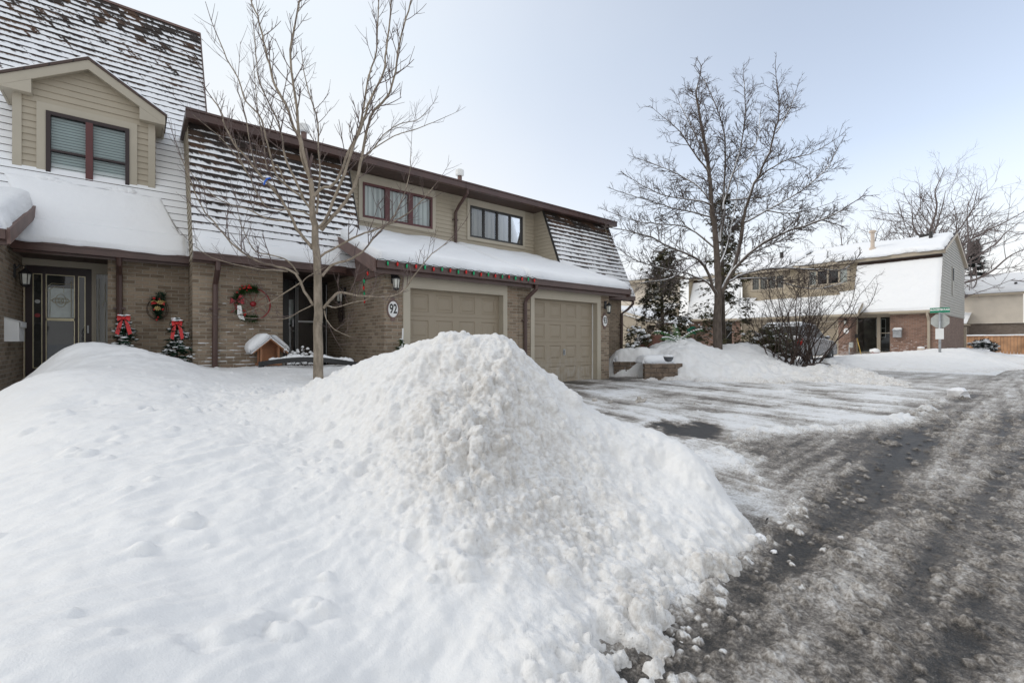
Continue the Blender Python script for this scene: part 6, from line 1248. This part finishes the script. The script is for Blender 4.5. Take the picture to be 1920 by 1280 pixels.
text('GLOUCESTER PLACE', .112, m_white, gs, 'lettering', lambda u, h, o: (sx - .010 - o, sy - u * .60, 2.875 + h), .001, .006)
b = MB(); b.box(sx - .03, sx + .03, sy - .04, sy + .04, 2.68, 2.76); b.build('bracket', m_galv, ss_)
# ------------------------------------------------------------------ things by the corner house door
mt = thing('utility_meter', 'grey utility meter on a pipe by the red brick pillar', 'meter', (31.1, 7.75, .7)); b = MB(); b.tube([(31.05, 7.80, .6), (31.05, 7.80, 1.2)], .035, 8); b.build('pipe', m_galv, mt, True); b = MB(); b.box(30.95, 31.12, 7.62, 7.80, 1.15, 1.45); b.build('meter_box', m_signback, mt)
sv_ = thing('snow_brush', 'yellow handled snow brush leaning beside the glass porch', 'snow brush', (31.3, 7.5, .7)); MB().tube([(31.25, 7.30, .75), (31.6, 7.58, 1.72)], .02, 6).build('handle', m_yellow, sv_); b = MB(); b.box(31.54, 31.66, 7.52, 7.66, 1.70, 1.92); b.build('brush_head', m_bronze, sv_)
po = thing('flower_pot', 'red flower pot heaped with snow in front of the glass door', 'flower pot', (31.4, 6.7, .7)); MB().lathe([(.14, 0), (.20, .2), (.22, .2), (.22, .24)], (31.4, 6.72, .72), 16).build('pot_body', m_pot, po, True); b = MB(); b.blob((31.4, 6.72, .98), (.25, .25, .15), 2, .2, 3); b.build('snow_cap', m_snow, po, True)
sp_ = thing('splash_pot', 'small white capped pot at the foot of the beige downspout', 'pot', (31.6, 4.9, .8)); MB().lathe([(.10, 0), (.14, .1), (.15, .25), (.13, .33)], (31.7, 4.85, .82), 14).build('pot_body', m_pvc, sp_, True); b = MB(); b.blob((31.7, 4.85, 1.17), (.16, .16, .07), 2, .2, 4); b.build('snow_cap', m_snow, sp_, True)
# ------------------------------------------------------------------ parked car (nose towards the far houses)
car = thing('parked_car', 'dirty grey compact SUV covered in snow parked behind the bare shrub', 'car', (22.5, 7.6, .55)); cz = .55; cx0, cyc = 20.3, 7.55
prof = [(0, .45), (.02, .95), (.10, 1.08), (.30, 1.15), (1.2, 1.12), (2.9, 1.06), (3.9, .98), (4.35, .85), (4.45, .6), (4.4, .35), (.12, .35)]
def hullcar(prof, yw, name, m, parent, tum=0.0, zref=0):
    b = MB(); A = []; B = []
    for u, h in prof: k = yw - tum * max(0, h - zref); A.append(b.p(cx0 + u, cyc - k, cz + h)); B.append(b.p(cx0 + u, cyc + k, cz + h))
    b.f.append(A); b.f.append(B[::-1])
    for i in range(len(A)): j = (i + 1) % len(A); b.f.append([A[i], A[j], B[j], B[i]])
    o = b.build(name, m, parent, recalc=True); bv = o.modifiers.new('bevel', 'BEVEL'); bv.width = .06; bv.segments = 3; bv.limit_method = 'ANGLE'; bv.angle_limit = R(25); return o
hullcar(prof, .90, 'body', m_car, car); hullcar([(.12, 1.06), (.42, 1.62), (.75, 1.68), (2.2, 1.66), (3.15, 1.06)], .86, 'cabin', m_car, car, .22, 1.06)
g = MB(); k = lambda h: .875 - .22 * (h - 1.06)
for sg in (-1, 1):
    for a in (((.55, 1.14), (1.25, 1.14), (1.25, 1.55), (.70, 1.55)), ((1.32, 1.14), (2.1, 1.14), (2.1, 1.55), (1.32, 1.55)), ((2.17, 1.14), (2.85, 1.14), (2.25, 1.55), (2.17, 1.55))): g.poly([(cx0 + u, cyc + sg * k(h), cz + h) for u, h in a])
g.poly([(cx0 + .14, cyc - .70, cz + 1.18), (cx0 + .14, cyc + .70, cz + 1.18), (cx0 + .36, cyc + .62, cz + 1.56), (cx0 + .36, cyc - .62, cz + 1.56)]); g.build('window', m_bronze, car)
for wx, nm in ((.85, 'wheel'), (3.5, 'wheel')):
    for sg in (-1, 1):
        yy = cyc + sg * .80; w_ = MB().lathe([(.20, -.11), (.33, -.11), (.345, -.06), (.345, .06), (.33, .11), (.20, .11)], (cx0 + wx, yy, cz + .345), 22, 'y').build('wheel', m_tyre, car, True); MB().lathe([(.02, -.112), (.21, -.10), (.21, .10), (.02, .112)], (cx0 + wx, yy, cz + .345), 14, 'y').build('rim', m_rim, w_, True)
for sg in (-1, 1):
    b = MB(); b.box(cx0 - .03, cx0 + .12, cyc + sg * .80 - .1, cyc + sg * .80 + .1, cz + .82, cz + 1.06); b.build('tail_light', m_taillight, car); b = MB(); b.blob((cx0 + 2.75, cyc + sg * .98, cz + 1.12), (.10, .10, .08), 2, .1); b.build('wing_mirror', m_car, car, True)
b = MB(); b.box(cx0 - .05, cx0 + .1, cyc - .75, cyc + .75, cz + .38, cz + .58); b.build('bumper', m_bronze, car)
sn = MB(); snow_sheet(sn, (cx0 + .45, cyc - .68, cz + 1.67), (cx0 + 2.2, cyc - .68, cz + 1.66), (cx0 + 2.2, cyc + .68, cz + 1.66), (cx0 + .45, cyc + .68, cz + 1.67), .09, 20, 16, 97, .15); snow_sheet(sn, (cx0 + 3.1, cyc - .75, cz + 1.06), (cx0 + 4.2, cyc - .75, cz + .94), (cx0 + 4.2, cyc + .75, cz + .94), (cx0 + 3.1, cyc + .75, cz + 1.06), .06, 16, 16, 98, .15); snow_sheet(sn, (cx0 + .08, cyc - .8, cz + 1.05), (cx0 + .16, cyc - .8, cz + 1.18), (cx0 + .16, cyc + .8, cz + 1.18), (cx0 + .08, cyc + .8, cz + 1.05), .04, 6, 16, 99, .03); sn.build('snow_cap', m_snow, car, True)
# ------------------------------------------------------------------ lumps of ice on the driveway and road edge
m_ice = simple('dirty_ice', (.42, .39, .35), .5, .3, 10, .5, 40)
m_icew = simple('clean_ice', (.78, .78, .79), .5, .08, 10, .3, 40)
for i, (x, y, r, lab, mm) in enumerate(((7.25, 5.05, .10, 'largest brown ice lump on the driveway beside the snow pile', m_ice), (6.75, 5.35, .05, 'middle of three brown ice lumps on the driveway', m_ice), (6.6, 5.6, .06, 'brown ice lump on the driveway nearest the garage door', m_ice), (3.46, 1.40, .04, 'white snow chunk at the road corner of the snow pile', m_icew), (3.36, 1.27, .022, 'small white snow chunk fallen on the slushy road edge', m_icew), (12.3, 1.35, .2, 'flat white ice slab at the tip of the driveway snow', m_icew))):
    t = MB(); zz_ = float(hard(np.array([x]), np.array([y]))[0][0]); t.blob((x, y, zz_ + r * .3), (r, r * .8, r * .6), 2, .95, i * 7 + 1); o = t.build('ice_chunk', mm, None, False, (x, y, zz_)); tag(o, lab, 'ice chunk', 'loose ice and snow chunks')
